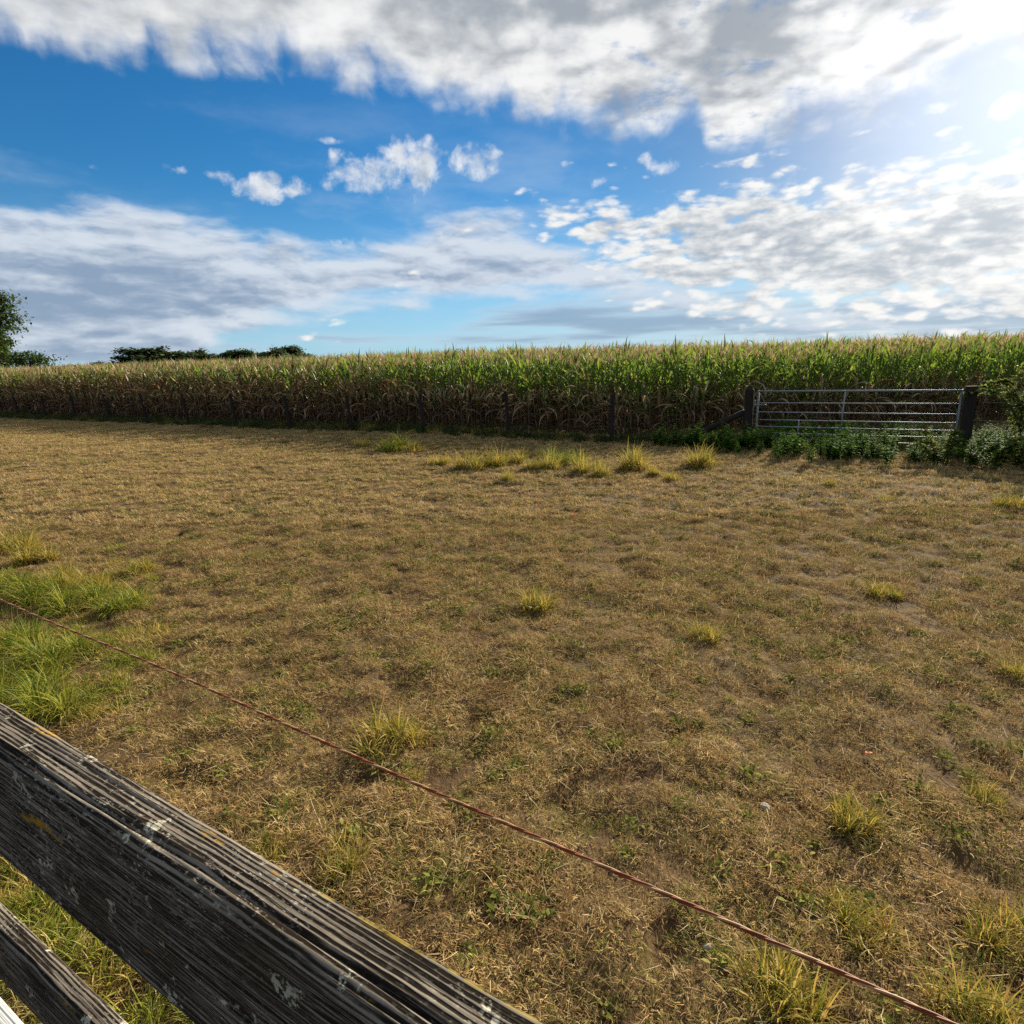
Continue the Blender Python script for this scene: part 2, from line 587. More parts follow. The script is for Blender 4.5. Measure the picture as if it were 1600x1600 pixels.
# living tussock grass: green-yellow with straw ends
M_TUFT, g, o = material('tuft_grass')
r_ = g.attr('r'); t_ = g.attr('t')
oi = g.n('ShaderNodeObjectInfo').outputs['Random']
c1 = g.ramp(r_, [(0, (.05, .10, .012)), (.28, (.19, .20, .022)), (.5, (.42, .32, .05)), (.75, (.50, .32, .085)), (1, (.62, .46, .20))])
c = g.mix(g.mul(g.step(t_, .3, 1.0), .5), c1, (.36, .27, .08))
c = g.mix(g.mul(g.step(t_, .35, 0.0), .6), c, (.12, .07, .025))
leafy(g, o, c, .45, .05, .4)

M_GREEN, g, o = material('long_green_grass')
r_ = g.attr('r'); t_ = g.attr('t')
c1 = g.ramp(r_, [(0, (.035, .08, .01)), (.35, (.15, .20, .02)), (.6, (.32, .31, .036)), (.8, (.44, .36, .09)), (1, (.54, .42, .19))])
c = g.mix(g.mul(g.step(t_, .5, 1.0), .3), c1, (.30, .28, .08))
leafy(g, o, c, .42, .03, .35)

# verge grass at the foot of the crop
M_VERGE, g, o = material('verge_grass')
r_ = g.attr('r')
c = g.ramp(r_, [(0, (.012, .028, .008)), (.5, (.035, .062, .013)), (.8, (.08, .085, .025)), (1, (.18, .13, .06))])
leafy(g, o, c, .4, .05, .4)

# broad weeds and brambles
M_WEED, g, o = material('weed_leaf')
r_ = g.attr('r')
c = g.ramp(r_, [(0, (.03, .075, .012)), (.55, (.075, .16, .02)), (1, (.16, .25, .04))])
leafy(g, o, c, .5, .03, .35)
M_BRAMBLE, g, o = material('bramble_leaf')
r_ = g.attr('r')
c = g.ramp(r_, [(0, (.06, .10, .018)), (.6, (.14, .20, .035)), (.85, (.23, .26, .06)), (1, (.36, .28, .11))])
leafy(g, o, c, .5, .03, .35)
M_CANE, g, o = material('cane_bark')
c = g.mix(g.noise(opos(g), 20, 4), (.05, .03, .02), (.15, .10, .06))
principled(g, o, c, .8)

# maize: leaf colour runs from dry straw, with painted shade at the foot, to green above; r picks the leaf
M_MAIZE, g, o = material('maize_leaf')
h_ = g.attr('h'); r_ = g.attr('r'); t_ = g.attr('t')
p = wpos(g)
px_, py_, pz_ = g.xyz(p)
patch = g.noise(p, .16, 3, .5)
lean = g.step(px_, -12, 8, .46, -.08, 'LINEAR')                    # the left of the field has ripened further
oi = g.n('ShaderNodeObjectInfo').outputs['Random']
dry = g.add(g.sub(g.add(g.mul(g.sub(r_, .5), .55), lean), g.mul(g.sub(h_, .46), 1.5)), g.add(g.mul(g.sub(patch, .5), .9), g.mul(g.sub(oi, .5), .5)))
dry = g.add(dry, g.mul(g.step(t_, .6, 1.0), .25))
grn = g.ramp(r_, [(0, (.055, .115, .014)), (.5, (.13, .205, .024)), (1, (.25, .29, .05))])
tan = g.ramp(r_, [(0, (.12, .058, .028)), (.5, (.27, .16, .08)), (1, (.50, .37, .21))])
tan = g.mix(g.step(h_, .5, .15, 0, .7), tan, g.ramp(r_, [(0, (.055, .026, .014)), (1, (.18, .10, .052))]))  # low dead leaves browner, and darkened to paint in the shade at the foot
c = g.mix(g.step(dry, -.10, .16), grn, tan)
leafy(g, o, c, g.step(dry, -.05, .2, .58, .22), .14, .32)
M_STALK, g, o = material('maize_stalk')
h_ = g.attr('h')
c = g.mix(g.step(h_, .25, .6), (.10, .062, .032), (.08, .12, .03))
principled(g, o, c, .6)
M_TASSEL, g, o = material('maize_tassel')
c = g.ramp(g.attr('r'), [(0, (.28, .18, .10)), (1, (.58, .42, .26))])
leafy(g, o, c, .35, .03, .5)
M_HUSK, g, o = material('maize_husk')
c = g.mix(g.noise(opos(g), 9, 3), (.22, .19, .07), (.36, .27, .13))
leafy(g, o, c, .2, .05, .4)

# weathered round posts
M_POST, g, o = material('old_post_wood')
p = opos(g)
gr = g.noise(g.vm('MULTIPLY', p, (40, 40, 2.5)), 1.0, 5, .6)
c = g.mix(gr, (.007, .005, .005), (.042, .033, .028))
principled(g, o, c, .9, gr, .008, spec=.15)

# bark, tree leaves
M_BARK, g, o = material('bark')
gr = g.noise(g.vm('MULTIPLY', opos(g), (6, 6, 1)), 1.0, 6, .65)
c = g.mix(gr, (.03, .022, .016), (.13, .10, .075))
principled(g, o, c, .95, gr, .05)
M_LEAF, g, o = material('tree_leaf')
c = g.ramp(g.attr('r'), [(0, (.035, .065, .018)), (.55, (.07, .12, .028)), (1, (.13, .17, .045))])
leafy(g, o, c, .3, .06, .4)
M_FAR, g, o = material('far_tree_leaf')
c = g.ramp(g.attr('r'), [(0, (.055, .08, .04)), (.6, (.09, .13, .055)), (1, (.15, .19, .08))])
leafy(g, o, c, .2, .02, .5)

# galvanised gate
M_GALV, g, o = material('galvanised_steel')
p = opos(g)
c = g.mix(g.noise(p, 6, 6, .7), (.12, .135, .15), (.25, .27, .295))
c = g.mix(g.mul(g.step(g.noise(p, 2.5, 4), .6, .75), .4), c, (.20, .16, .12))
principled(g, o, c, .55, None, metal=.35, spec=.35)
M_WIRE, g, o = material('wire_steel')
principled(g, o, (.30, .29, .28), .45, metal=.7)

# electric rope: orange-brown strands with a pale one
M_ROPE, g, o = material('polyrope')
s_ = g.attr('r')
c = g.mix(g.noise(opos(g), 18, 4), (.11, .028, .011), (.24, .066, .022))
c = g.mix(g.step(s_, .8, .9), c, (.38, .24, .13))
principled(g, o, c, .6)

# foreground rails: grey weathered softwood with lichen; object x runs along the grain
M_RAIL, g, o = material('weathered_rail')
p = opos(g)
wob = g.vm('SCALE', g.vm('SUBTRACT', g.noise(p, 3.0, 3, color=True), (.5, .5, .5)), s=0.012)
pw = g.vm('ADD', p, wob)
gx, gy, gz = g.xyz(pw)
fine = g.noise(g.vm('MULTIPLY', pw, (26, 420, 420)), 1.0, 5, .68)
upz = g.xyz(g.n('ShaderNodeNewGeometry').outputs['True Normal'])[2]
rings = g.m('SINE', g.add(g.mul(gy, 1180.0), g.mul(g.noise(g.vm('MULTIPLY', p, (2.5, 26, 26)), 1.0, 3, .55), 16.0)))
rings = g.add(g.mul(rings, .13), g.mul(g.noise(g.vm('MULTIPLY', pw, (9, 150, 150)), 1.0, 4, .6), 1.0))
face = g.noise(g.vm('MULTIPLY', pw, (9, 430, 430)), 1.0, 5, .64)
ridge = g.add(g.mul(g.step(upz, .3, .6), g.sub(rings, face)), face)
speck = g.noise(g.vm('MULTIPLY', p, (110, 260, 260)), 1.0, 4, .7)
hgt = g.add(g.mul(g.step(ridge, .40, .60), .70), g.mul(fine, .30))
c = g.ramp(hgt, [(0, (.004, .0035, .0035)), (.25, (.020, .018, .017)), (.58, (.068, .063, .059)), (.85, (.16, .155, .148)), (1, (.26, .255, .245))])
c = g.mix(g.step(g.noise(p, 7, 4, .6), .48, .68, 0, .5), c, (.040, .028, .018))
c = g.mix(g.mul(g.step(speck, .54, .66), g.step(g.noise(p, 6.5, 4), .42, .60, .12, .9)), c, (.30, .32, .31))
lich = g.mul(g.step(g.noise(p, 14, 5, .68), .595, .635), g.step(g.noise(p, 150, 3, .6), .42, .52))
c = g.mix(g.mul(lich, .85), c, (.40, .43, .40))
yel = g.mul(g.step(g.noise(g.vm('MULTIPLY', g.vm('ADD', p, (3.1, 0, 0)), (5, 22, 22)), 1.0, 4, .6), .62, .69), g.step(g.noise(p, 120, 3), .40, .55))
c = g.mix(1.0, c, (1.08, .97, .84), 'MULTIPLY')
c = g.mix(g.mul(yel, .9), c, (.34, .19, .014))
edgey = g.mul(g.step(gy, -.2765, -.282), g.step(g.noise(g.vm('MULTIPLY', p, (4.5, 10, 10)), 1.0, 4, .6), .56, .64))
edgey = g.mul(edgey, g.step(g.noise(p, 60, 4, .65), .42, .58))
c = g.mix(g.mul(edgey, .5), c, (.30, .22, .035))
principled(g, o, c, .9, g.add(hgt, g.mul(lich, .25)), .0013, spec=.05)
M_PALE, g, o = material('pale_rail')
p = opos(g)
fine = g.noise(g.vm('MULTIPLY', p, (5, 200, 200)), 1.0, 4, .6)
c = g.mix(fine, (.30, .31, .30), (.62, .64, .64))
c = g.mix(g.step(g.noise(p, 14, 4), .55, .66, 0, .7), c, (.14, .19, .06))
principled(g, o, c, .8, fine, .002)

M_STONE, g, o = material('field_stone')
c = g.mix(g.noise(opos(g), 30, 4), (.20, .17, .14), (.36, .32, .28))
principled(g, o, c, .9)
M_FALLEN, g, o = material('fallen_leaf')
c = g.mix(g.noise(opos(g), 60, 3), (.40, .05, .02), (.55, .14, .03))
leafy(g, o, c, .3)

# ------------------------------------------------------------------ ground sheet
def lines(parts):
    out = [np.arange(a, b, st) for a, b, st in parts]
    return np.concatenate(out)


gxs = lines([(-34, -4, .12), (-4, 4.5, .045), (4.5, 16, .1)])
gys = lines([(-2, .2, .15), (.2, 7, .045), (7, 22, .1), (22, 40, .2)])
far = np.array([1, 2, 4, 8, 14, 22, 34, 50, 75, 110, 170, 260, 400, 620, 950, 1500, 2400])
gxs = np.concatenate([gxs[0] - far[::-1], gxs, gxs[-1] + far])
gys = np.concatenate([gys[0] - far[::-1], gys, gys[-1] + far])
GX, GY = np.meshgrid(gxs, gys)
GZ = height(GX, GY)
nx_, ny_ = len(gxs), len(gys)
gi = np.arange(nx_ * ny_).reshape(ny_, nx_)
gf = np.stack([gi[:-1, :-1], gi[:-1, 1:], gi[1:, 1:], gi[1:, :-1]], -1).reshape(-1, 4)
tag(link('ground', new_mesh('ground', np.stack([GX, GY, GZ], -1).reshape(-1, 3), gf, None, [M_SOIL], smooth=True)), kind='structure')


# ------------------------------------------------------------------ scatter (only for what nobody could count)
def scatter(name, sources, pos, rot, scl, pick):
    col = bpy.data.collections.new(name + '_sources')
    for i, me in enumerate(sources):
        ob = bpy.data.objects.new('%s_source_%02d' % (name, i), me)
        col.objects.link(ob)
    me = bpy.data.meshes.new(name)
    me.vertices.add(len(pos))
    me.vertices.foreach_set('co', np.asarray(pos, np.float32).ravel())
    a = me.attributes.new('rot', 'FLOAT_VECTOR', 'POINT'); a.data.foreach_set('vector', np.asarray(rot, np.float32).ravel())
    a = me.attributes.new('scl', 'FLOAT', 'POINT'); a.data.foreach_set('value', np.asarray(scl, np.float32))
    a = me.attributes.new('pick', 'INT', 'POINT'); a.data.foreach_set('value', np.asarray(pick, np.int32))
    ob = link(name, me)
    ng = bpy.data.node_groups.new(name + '_nodes', 'GeometryNodeTree')
    ng.interface.new_socket('Geometry', in_out='INPUT', socket_type='NodeSocketGeometry')
    ng.interface.new_socket('Geometry', in_out='OUTPUT', socket_type='NodeSocketGeometry')
    N = ng.nodes; L = ng.links
    gi_ = N.new('NodeGroupInput'); go_ = N.new('NodeGroupOutput')
    ci = N.new('GeometryNodeCollectionInfo')
    ci.inputs['Collection'].default_value = col
    ci.inputs['Separate Children'].default_value = True
    ci.inputs['Reset Children'].default_value = True
    ip = N.new('GeometryNodeInstanceOnPoints')
    ip.inputs['Pick Instance'].default_value = True
    def na(nm, ty):
        q = N.new('GeometryNodeInputNamedAttribute'); q.data_type = ty
        q.inputs['Name'].default_value = nm
        return q.outputs['Attribute']
    L.new(gi_.outputs[0], ip.inputs['Points'])
    L.new(ci.outputs[0], ip.inputs['Instance'])
    L.new(na('pick', 'INT'), ip.inputs['Instance Index'])
    er = N.new('FunctionNodeEulerToRotation')
    L.new(na('rot', 'FLOAT_VECTOR'), er.inputs[0])
    L.new(er.outputs[0], ip.inputs['Rotation'])
    L.new(na('scl', 'FLOAT'), ip.inputs['Scale'])
    L.new(ip.outputs[0], go_.inputs[0])
    md = ob.modifiers.new('scatter', 'NODES'); md.node_group = ng
    return ob


def slope_rot(x, y, rz, step=.1):
    sx = (height(x + step, y) - height(x - step, y)) / (2 * step)
    sy = (height(x, y + step) - height(x, y - step)) / (2 * step)
    # rotate about z first (euler XYZ: x, then y, then z) - keep the tilt small and follow the slope roughly
    c, s = np.cos(rz), np.sin(rz)
    lx = c * sx + s * sy; ly = -s * sx + c * sy
    return np.stack([np.arctan(ly), -np.arctan(lx), rz], -1)


# short dead grass over the whole field
def turf_patch(i, n, rad, wid, lmin, lmax, sun_lift=0.0):
    q = np.sqrt(rng.random(n)) * rad; th = rng.random(n) * 2 * math.pi
    base = np.stack([q * np.cos(th), q * np.sin(th), rng.uniform(-.006, .012, n)], -1)
    az_ = rng.random(n) * 2 * math.pi
    ncl = max(6, int(n / 22))                      # most blades stand in little bunches
    cq = np.sqrt(rng.random(ncl)) * rad; ct = rng.random(ncl) * 2 * math.pi
    which = rng.integers(0, ncl, n); bun = rng.random(n) < .68
    ox, oy = rng.normal(0, .009, n), rng.normal(0, .009, n)
    base[bun, 0] = (cq * np.cos(ct))[which][bun] + ox[bun]; base[bun, 1] = (cq * np.sin(ct))[which][bun] + oy[bun]
    az_[bun] = np.arctan2(oy, ox)[bun] + rng.normal(0, .6, n)[bun]
    up = np.where(bun, rng.random(n) < .5, rng.random(n) < .08)
    el = np.where(up, rng.uniform(.7, 1.4, n), rng.uniform(0.0, .55, n))
    cur = np.where(up, rng.uniform(.3, 1.3, n), rng.uniform(-.2, .9, n))
    ln = rng.uniform(lmin, lmax, n) * np.where(rng.random(n) < .03, 2.2, 1)
    w = rng.uniform(.6, 1.4, n) * wid
    V, F, t, rid = strips(base, az_, el, cur, ln, w, 3, sway=rng.uniform(-.8, .8, n))
    rv = np.clip(rng.random(ncl)[which] * .5 * bun + rng.random(n) * np.where(bun, .6, 1) + sun_lift, 0, 1); qv = np.clip(rng.normal(.45, .28, n) + (.35 if i % 4 == 0 else 0), 0, 1)
    av, tv, q2 = rv[rid], t, qv[rid]
    m_ = 1                                   # a few long pale straws lying about
    b_ = np.stack([rng.uniform(-rad, rad, m_), rng.uniform(-rad, rad, m_), rng.uniform(.008, .022, m_)], -1)
    V2, F2, t2, id2 = strips(b_, rng.random(m_) * 6.28, rng.uniform(-.05, .25, m_), rng.uniform(-.2, .4, m_), rng.uniform(.03, .09, m_), np.full(m_, wid * .8), 4, sway=rng.uniform(-.5, .5, m_))
    F = np.concatenate([F, F2 + len(V)]); V = np.concatenate([V, V2])
    av = np.concatenate([av, np.full(len(V2), 1.0)]); tv = np.concatenate([tv, t2]); q2 = np.concatenate([q2, np.zeros(len(V2))])
    if i % 6 == 0:                                 # a little rosette of green leaves
        m_ = 26
        a_ = rng.random(m_) * 6.28; c0 = rng.uniform(-.3, .3, 2) * rad
        b_ = np.stack([c0[0] + rng.normal(0, .018, m_), c0[1] + rng.normal(0, .018, m_), rng.uniform(0, .012, m_)], -1)
        V2, F2, t2, id2 = strips(b_, a_, rng.uniform(.2, 1.0, m_), rng.uniform(.3, 1.2, m_), rng.uniform(.016, .034, m_), rng.uniform(.007, .012, m_), 3, prof=[.3, 1, .9, .1])
        F = np.concatenate([F, F2 + len(V)]); V = np.concatenate([V, V2])
        av = np.concatenate([av, rng.random(m_)[id2]]); tv = np.concatenate([tv, t2]); q2 = np.concatenate([q2, np.full(len(V2), 1.6)])
    return new_mesh('turf_patch', V, F, {'r': av, 't': tv, 'q': q2}, [M_STRAW])


def turf(name, srcs, ymin, ymax, cell):
    ys = np.arange(ymin, ymax, cell); pts = []
    for y in ys:
        xm = .98 * y + 1.3
        xs = np.arange(-xm, xm, cell)
        pts.append(np.stack([xs, np.full_like(xs, y)], -1))
    p = np.concatenate(pts) + rng.uniform(-cell * .45, cell * .45, (sum(len(q) for q in pts), 2))
    s = p @ FN - S0
    p = p[s < 1.2]
    bare = vnoise(p[:, 0] / .55, p[:, 1] / .55, 11) * .6 + vnoise(p[:, 0] / .2, p[:, 1] / .2, 12) * .4
    crease = np.abs(2 * vnoise(p[:, 0] / .27, p[:, 1] / .27, 3) - 1) * (vnoise(p[:, 0] / .19, p[:, 1] / .19, 6) < .84)
    p = p[(bare + rng.uniform(-.1, .1, len(p)) > .11) & (crease + rng.uniform(0, .3, len(p)) > .2)]
    n = len(p)
    cl = vnoise(p[:, 0] / .3, p[:, 1] / .3, 13)
    return scatter(name, srcs, np.concatenate([p, height(p[:, 0], p[:, 1])[:, None] + .002], 1),
                   slope_rot(p[:, 0], p[:, 1], rng.random(n) * 6.283), .7 + .7 * cl + rng.uniform(-.1, .15, n), rng.integers(0, len(srcs), n))


near_src = [turf_patch(i, 300, .09, .0023, .008, .031) for i in range(12)]
far_src = [turf_patch(i, 190, .13, .0044, .018, .050, .16) for i in range(8)]  # far blades made paler: grazing sunlight painted into their colour
tag(turf('dry_grass_near', near_src, -.3, 6.6, .092), 'short dead straw coloured grass matted over the near field', 'dry grass', kind='stuff').name = 'dry_grass'
tag(turf('dry_grass_far', far_src, 6.4, 34, .145), 'short dead straw coloured grass over the far part of the field', 'dry grass', kind='stuff').name = 'dry_grass'


# ------------------------------------------------------------------ tussocks
def tuft_mesh(n, r0, lmin, lmax, wid, mat, flop=1.0, seed=0):
    rg = np.random.default_rng(seed)
    q = rg.random(n) ** .7; th = rg.random(n) * 2 * math.pi
    nc = 7                                        # a tussock is several bunches of different height
    ca = rg.random(nc) * 6.28; cr_ = np.sqrt(rg.random(nc)) * r0; ch_ = rg.uniform(.65, 1.1, nc)
    wh = rg.integers(0, nc, n)
    base = np.stack([cr_[wh] * np.cos(ca[wh]) + q * r0 * .45 * np.cos(th), cr_[wh] * np.sin(ca[wh]) + q * r0 * .45 * np.sin(th), np.full(n, -.012)], -1)
    az_ = th + rg.normal(0, .8, n)
    dead = rg.random(n) < .38
    el = R(88) - q * rg.uniform(.2, .9, n) * .8
    cur = rg.uniform(.2, 1.5, n) * flop + np.where(dead, rg.uniform(.4, 2.2, n), 0)
    ln = rg.uniform(lmin, lmax, n) * (1.05 - .35 * q) * ch_[wh] * np.where(dead, .75, 1)
    w = rg.uniform(.7, 1.3, n) * wid
    V, F, t, rid = strips(base, az_, el, cur, ln, w, 6, power=1.6, sway=rg.uniform(-.9, .9, n), twist=rg.uniform(-1.2, 1.2, n))
    rv = np.where(dead, rg.uniform(.55, 1, n), rg.uniform(0, .7, n))
    return new_mesh('grass_tuft', V, F, {'r': rv[rid], 't': t}, [mat])


T_STRAW = [tuft_mesh(640, .08, .09, .22, .0042, M_TUFT, 1.0, s) for s in (1, 2, 3, 4)]
T_GREEN = [tuft_mesh(900, .16, .14, .36, .0058, M_GREEN, 1.75, s) for s in (5, 6, 7, 8)]
T_NEAR = [tuft_mesh(620, .075, .06, .19, .0040, M_TUFT, 1.3, s) for s in (9, 10, 11, 12)]
FIELD = 'grass tufts standing on the dry field'
tufts = [  # pixel of the foot, kind, scale, label
    (569, 698, 's', 1.3, 'small straw yellow tuft just left of the biggest tuft before the maize'),
    (612, 706, 'g', 1.35, 'biggest green and yellow tussock in the row before the maize'),
    (646, 708, 's', 1.5, 'low yellow tuft leaning against the right of the biggest tussock'),
    (689, 727, 's', 1.7, 'rounded straw tuft at the front left of the tuft row'),
    (735, 732, 's', 1.9, 'yellow tuft in the middle of the row, left of its twin'),
    (775, 729, 's', 1.8, 'yellow tuft in the middle of the row, right of its twin'),
    (806, 724, 's', 1.4, 'small tuft between the yellow twins and the green clump'),
    (819, 711, 's', 1.1, 'small grey green tuft set back behind the middle of the row'),
    (836, 733, 's', 1.2, 'low yellow tuft at the left foot of the green clump'),
    (860, 734, 's', 1.5, 'yellow tuft in front of the green clump in the row'),
    (866, 719, 'g', .95, 'bright green tussock at the left end of the green clump'),
    (894, 725, 'g', 1.0, 'bright green tussock in the middle of the green clump'),
    (918, 738, 's', 1.7, 'green yellow tuft at the front right of the green clump'),
    (940, 744, 's', 1.2, 'low tuft trailing off the right end of the green clump'),
    (989, 733, 's', 2.2, 'tall pointed tuft standing alone right of the green clump'),
    (1025, 743, 's', 1.1, 'small dark green tuft right of the tall pointed one'),
    (1051, 750, 's', .9, 'smallest tuft at the right end of the tuft row'),
    (1092, 729, 's', 1.9, 'broad pale tuft in front of the leaning brace by the gate'),
    (794, 750, 's', .9, 'tiny tuft alone in front of the yellow twins'),
    (846, 952, 's', 1.35, 'straw tuft with a dark shadow at the centre of the field'),
    (1100, 996, 's', 1.0, 'low green tuft right of the field centre'),
    (612, 1164, 's', 1.25, 'orange straw tuft just above the rope left of centre'),
    (1381, 931, 's', .95, 'low green tuft far right in the middle of the field'),
    (1345, 1292, 's', 1.15, 'green topped tuft on bare brown ground at the right'),
    (1538, 1256, 's', .9, 'thin green tuft near the right edge above the rope'),
    (1340, 1448, 's', 1.1, 'sprawling yellow tuft just above the lower end of the rope'),
    (1588, 1488, 's', 1.25, 'yellow tuft cut by the right edge near the bottom corner'),
    (1213, 1556, 's', 1.45, 'large shaggy tuft below the rope at the bottom'),
    (1530, 1598, 's', 1.3, 'tuft at the bottom edge near the right corner'),
    (535, 1352, 's', 1.05, 'yellow green tuft just above the top rail'),
    (428, 1334, 's', .75, 'small bright tuft touching the top rail edge'),
    (1576, 1055, 's', .95, 'straw tuft at the right edge halfway down the field'),
    (1297, 758, 's', 1.1, 'small green tuft on the bare strip before the gate'),
    (1383, 780, 's', 1.1, 'small straw tuft on the bare strip, further right before the gate'),
    (1582, 792, 's', 2.0, 'broad straw tuft at the right edge near the brambles'),
    (650, 1217, 's', .55, 'tiny bright green tuft right beside the rope at centre left'),
    (445, 690, 's', .9, 'tiny straw tuft alone at the edge of the maize shadow'),
]
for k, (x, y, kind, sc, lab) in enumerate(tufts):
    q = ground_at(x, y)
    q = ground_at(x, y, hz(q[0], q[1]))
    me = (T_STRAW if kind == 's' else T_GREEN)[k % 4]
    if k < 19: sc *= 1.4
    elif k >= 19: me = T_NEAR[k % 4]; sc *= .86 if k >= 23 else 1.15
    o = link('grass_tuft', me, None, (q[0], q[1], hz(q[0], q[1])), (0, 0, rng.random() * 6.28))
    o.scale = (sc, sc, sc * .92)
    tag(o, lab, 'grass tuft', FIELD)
clumps = [
    (22, 862, 1.05, 's', 'tall bleached straw clump at the left edge, farthest of the long grass'),
    (52, 880, .8, 's', 'yellow clump right of the tall bleached one'),
    (215, 896, .55, 's', 'small dry tuft standing apart right of the long grass'),
    (12, 920, 1.0, 'g', 'green clump at the left edge where the rope ends'),
    (62, 935, .95, 'g', 'green clump second along the back row of long grass'),
    (122, 944, .95, 'g', 'green clump third along the back row of long grass'),
    (182, 948, .9, 'g', 'dark green clump at the right end of the back row of long grass'),
    (95, 915, .75, 's', 'straw topped clump behind the back row of long grass'),
    (140, 922, .7, 's', 'pale straw clump behind the right end of the back row'),
    (20, 1012, 1.0, 'g', 'grey green clump at the left edge below the rope'),
    (82, 1025, .95, 'g', 'bushy green clump below the rope, in the middle of the long grass'),
    (145, 1022, .75, 'g', 'green clump crossed by the rope'),
    (200, 1034, .55, 'g', 'small green clump at the right tip beneath the rope'),
    (28, 1095, .95, 'g', 'yellow green clump at the left edge above the rail'),
    (98, 1104, .85, 'g', 'yellow green clump nearest the rail on its right'),
    (60, 1060, .8, 'g', 'green clump between the rope and the rail'),
    (5, 1060, .8, 'g', 'green clump cut by the left edge between rope and rail'),
]
for k, (x, y, sc, kind, lab) in enumerate(clumps):
    q = ground_at(x, y)
    me = (T_STRAW if kind == 's' else T_GREEN)[(k * 3) % 4]
    o = link('grass_clump', me, None, (q[0], q[1], hz(q[0], q[1])), (0, 0, rng.random() * 6.28))
    sc = sc * (1.9 if kind == 's' else .95)
    o.scale = (sc * 1.1, sc * 1.1, sc * .9)
    tag(o, lab, 'grass clump', 'clumps of long grass on the left')

# long grass along the foot of the near fence (seen between its rails)
n = 150
uu = rng.uniform(.2, 2.6, n); nn = rng.uniform(.30, .80, n)
p = np.outer(uu, FU) + np.outer(nn, FN)
fringe = np.array([ground_at(rng.uniform(-40, 250) - .12 * max(0, yy - 960), yy)[:2] for yy in rng.uniform(850, 1125, 60)])
p = np.concatenate([p, fringe]); n = len(p)
tag(scatter('long_grass', [tuft_mesh(150, .09, .08, .22, .0045, m_, 1.3, s) for s, m_ in ((31, M_GREEN), (32, M_TUFT), (33, M_GREEN))],
            np.concatenate([p, height(p[:, 0], p[:, 1])[:, None]], 1), np.stack([np.zeros(n), np.zeros(n), rng.random(n) * 6.28], -1),
            rng.uniform(.55, 1.0, n), rng.integers(0, 3, n)), 'yellow green grass along the wooden fence and between the clumps at the left', 'grass', kind='stuff')


# ------------------------------------------------------------------ maize
def maize_parts(seed):
    rg = np.random.default_rng(seed)
    H = rg.uniform(1.95, 2.2)
    bend = rg.normal(0, .04, 2)
    zs = np.linspace(0, H, 9)
    path = np.stack([bend[0] * (zs / H) ** 2, bend[1] * (zs / H) ** 2, zs], -1)
    v, f, tr = tube(path, np.interp(zs, [0, H * .5, H], [.014, .011, .005]), 6)
    stalk = new_mesh('maize_stalk', v, f.tolist() + tr.tolist(), {'h': v[:, 2] / 2.2}, [M_STALK], smooth=True)
    nl = 13
    z = np.linspace(.12, H * .96, nl) + rg.normal(0, .03, nl)
    fr = z / H
    plane = rg.random() * math.pi
    az_ = plane + np.arange(nl) * math.pi + rg.normal(0, .38, nl)
    base = np.stack([np.interp(z, zs, path[:, 0]), np.interp(z, zs, path[:, 1]), z], -1)
    el = np.where(fr < .38, rg.uniform(-.1, .9, nl), np.interp(fr, [.3, .7, 1.0], [.95, 1.12, 1.32]) + rg.normal(0, .12, nl))
    cur = np.where(fr < .38, rg.uniform(1.2, 2.4, nl), np.interp(fr, [.3, .7, 1.0], [1.9, 1.25, .65]) + rg.normal(0, .35, nl))
    ln = np.interp(fr, [0, .3, .6, 1.0], [.42, .75, .85, .48]) * rg.uniform(.85, 1.15, nl)
    w = np.interp(fr, [0, .3, .6, 1.0], [.035, .055, .078, .05]) * rg.uniform(.85, 1.15, nl)
    V, F, t, rid = strips(base, az_, el, cur, ln, w, 9, power=1.7, fold=.35, prof=[.55, .95, 1, .96, .85, .62, .34, .03],
                          sway=rg.normal(0, .35, nl), twist=rg.normal(0, .7, nl) * np.where(fr < .38, 2, 1))
    rv = rg.random(nl)
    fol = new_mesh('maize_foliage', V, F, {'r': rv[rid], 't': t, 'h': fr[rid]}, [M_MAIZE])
    nt = 11
    top = path[-1]
    tb = np.stack([np.full(nt, top[0]), np.full(nt, top[1]), top[2] - .02 + rg.uniform(0, .10, nt)], -1)
    tl = rg.uniform(.13, .24, nt)
    te = rg.uniform(.75, 1.35, nt); te[0] = 1.5; tl[0] = .33
    V1, F1, t1, id1 = strips(tb, rg.random(nt) * 6.28, te, rg.uniform(-.1, .7, nt), tl, np.full(nt, .011), 4, prof=[.6, 1, 1, .8, .3])
    V2, F2, t2, id2 = strips(tb, rg.random(nt) * 6.28 + .3, te, rg.uniform(-.1, .7, nt), tl, np.full(nt, .011), 4, prof=[.6, 1, 1, .8, .3])
    tas = new_mesh('maize_tassel', np.concatenate([V1, V2]), np.concatenate([F1, F2 + len(V1)]),
                   {'r': rg.random(2 * nt)[np.concatenate([id1, id2 + nt])]}, [M_TASSEL])
    ez = H * rg.uniform(.42, .5); ea = plane + .4
    dd = np.array([math.cos(ea) * .45, math.sin(ea) * .45, .9])
    b0 = np.array([np.interp(ez, zs, path[:, 0]), np.interp(ez, zs, path[:, 1]), ez])
    tt = np.linspace(0, 1, 7)
    v, f, tr = tube(b0 + tt[:, None] * dd * .24, np.array([.010, .024, .028, .027, .022, .013, .004]), 8)
    cob = new_mesh('maize_cob', v, f.tolist() + tr.tolist(), None, [M_HUSK], smooth=True)
    return stalk, fol, tas, cob


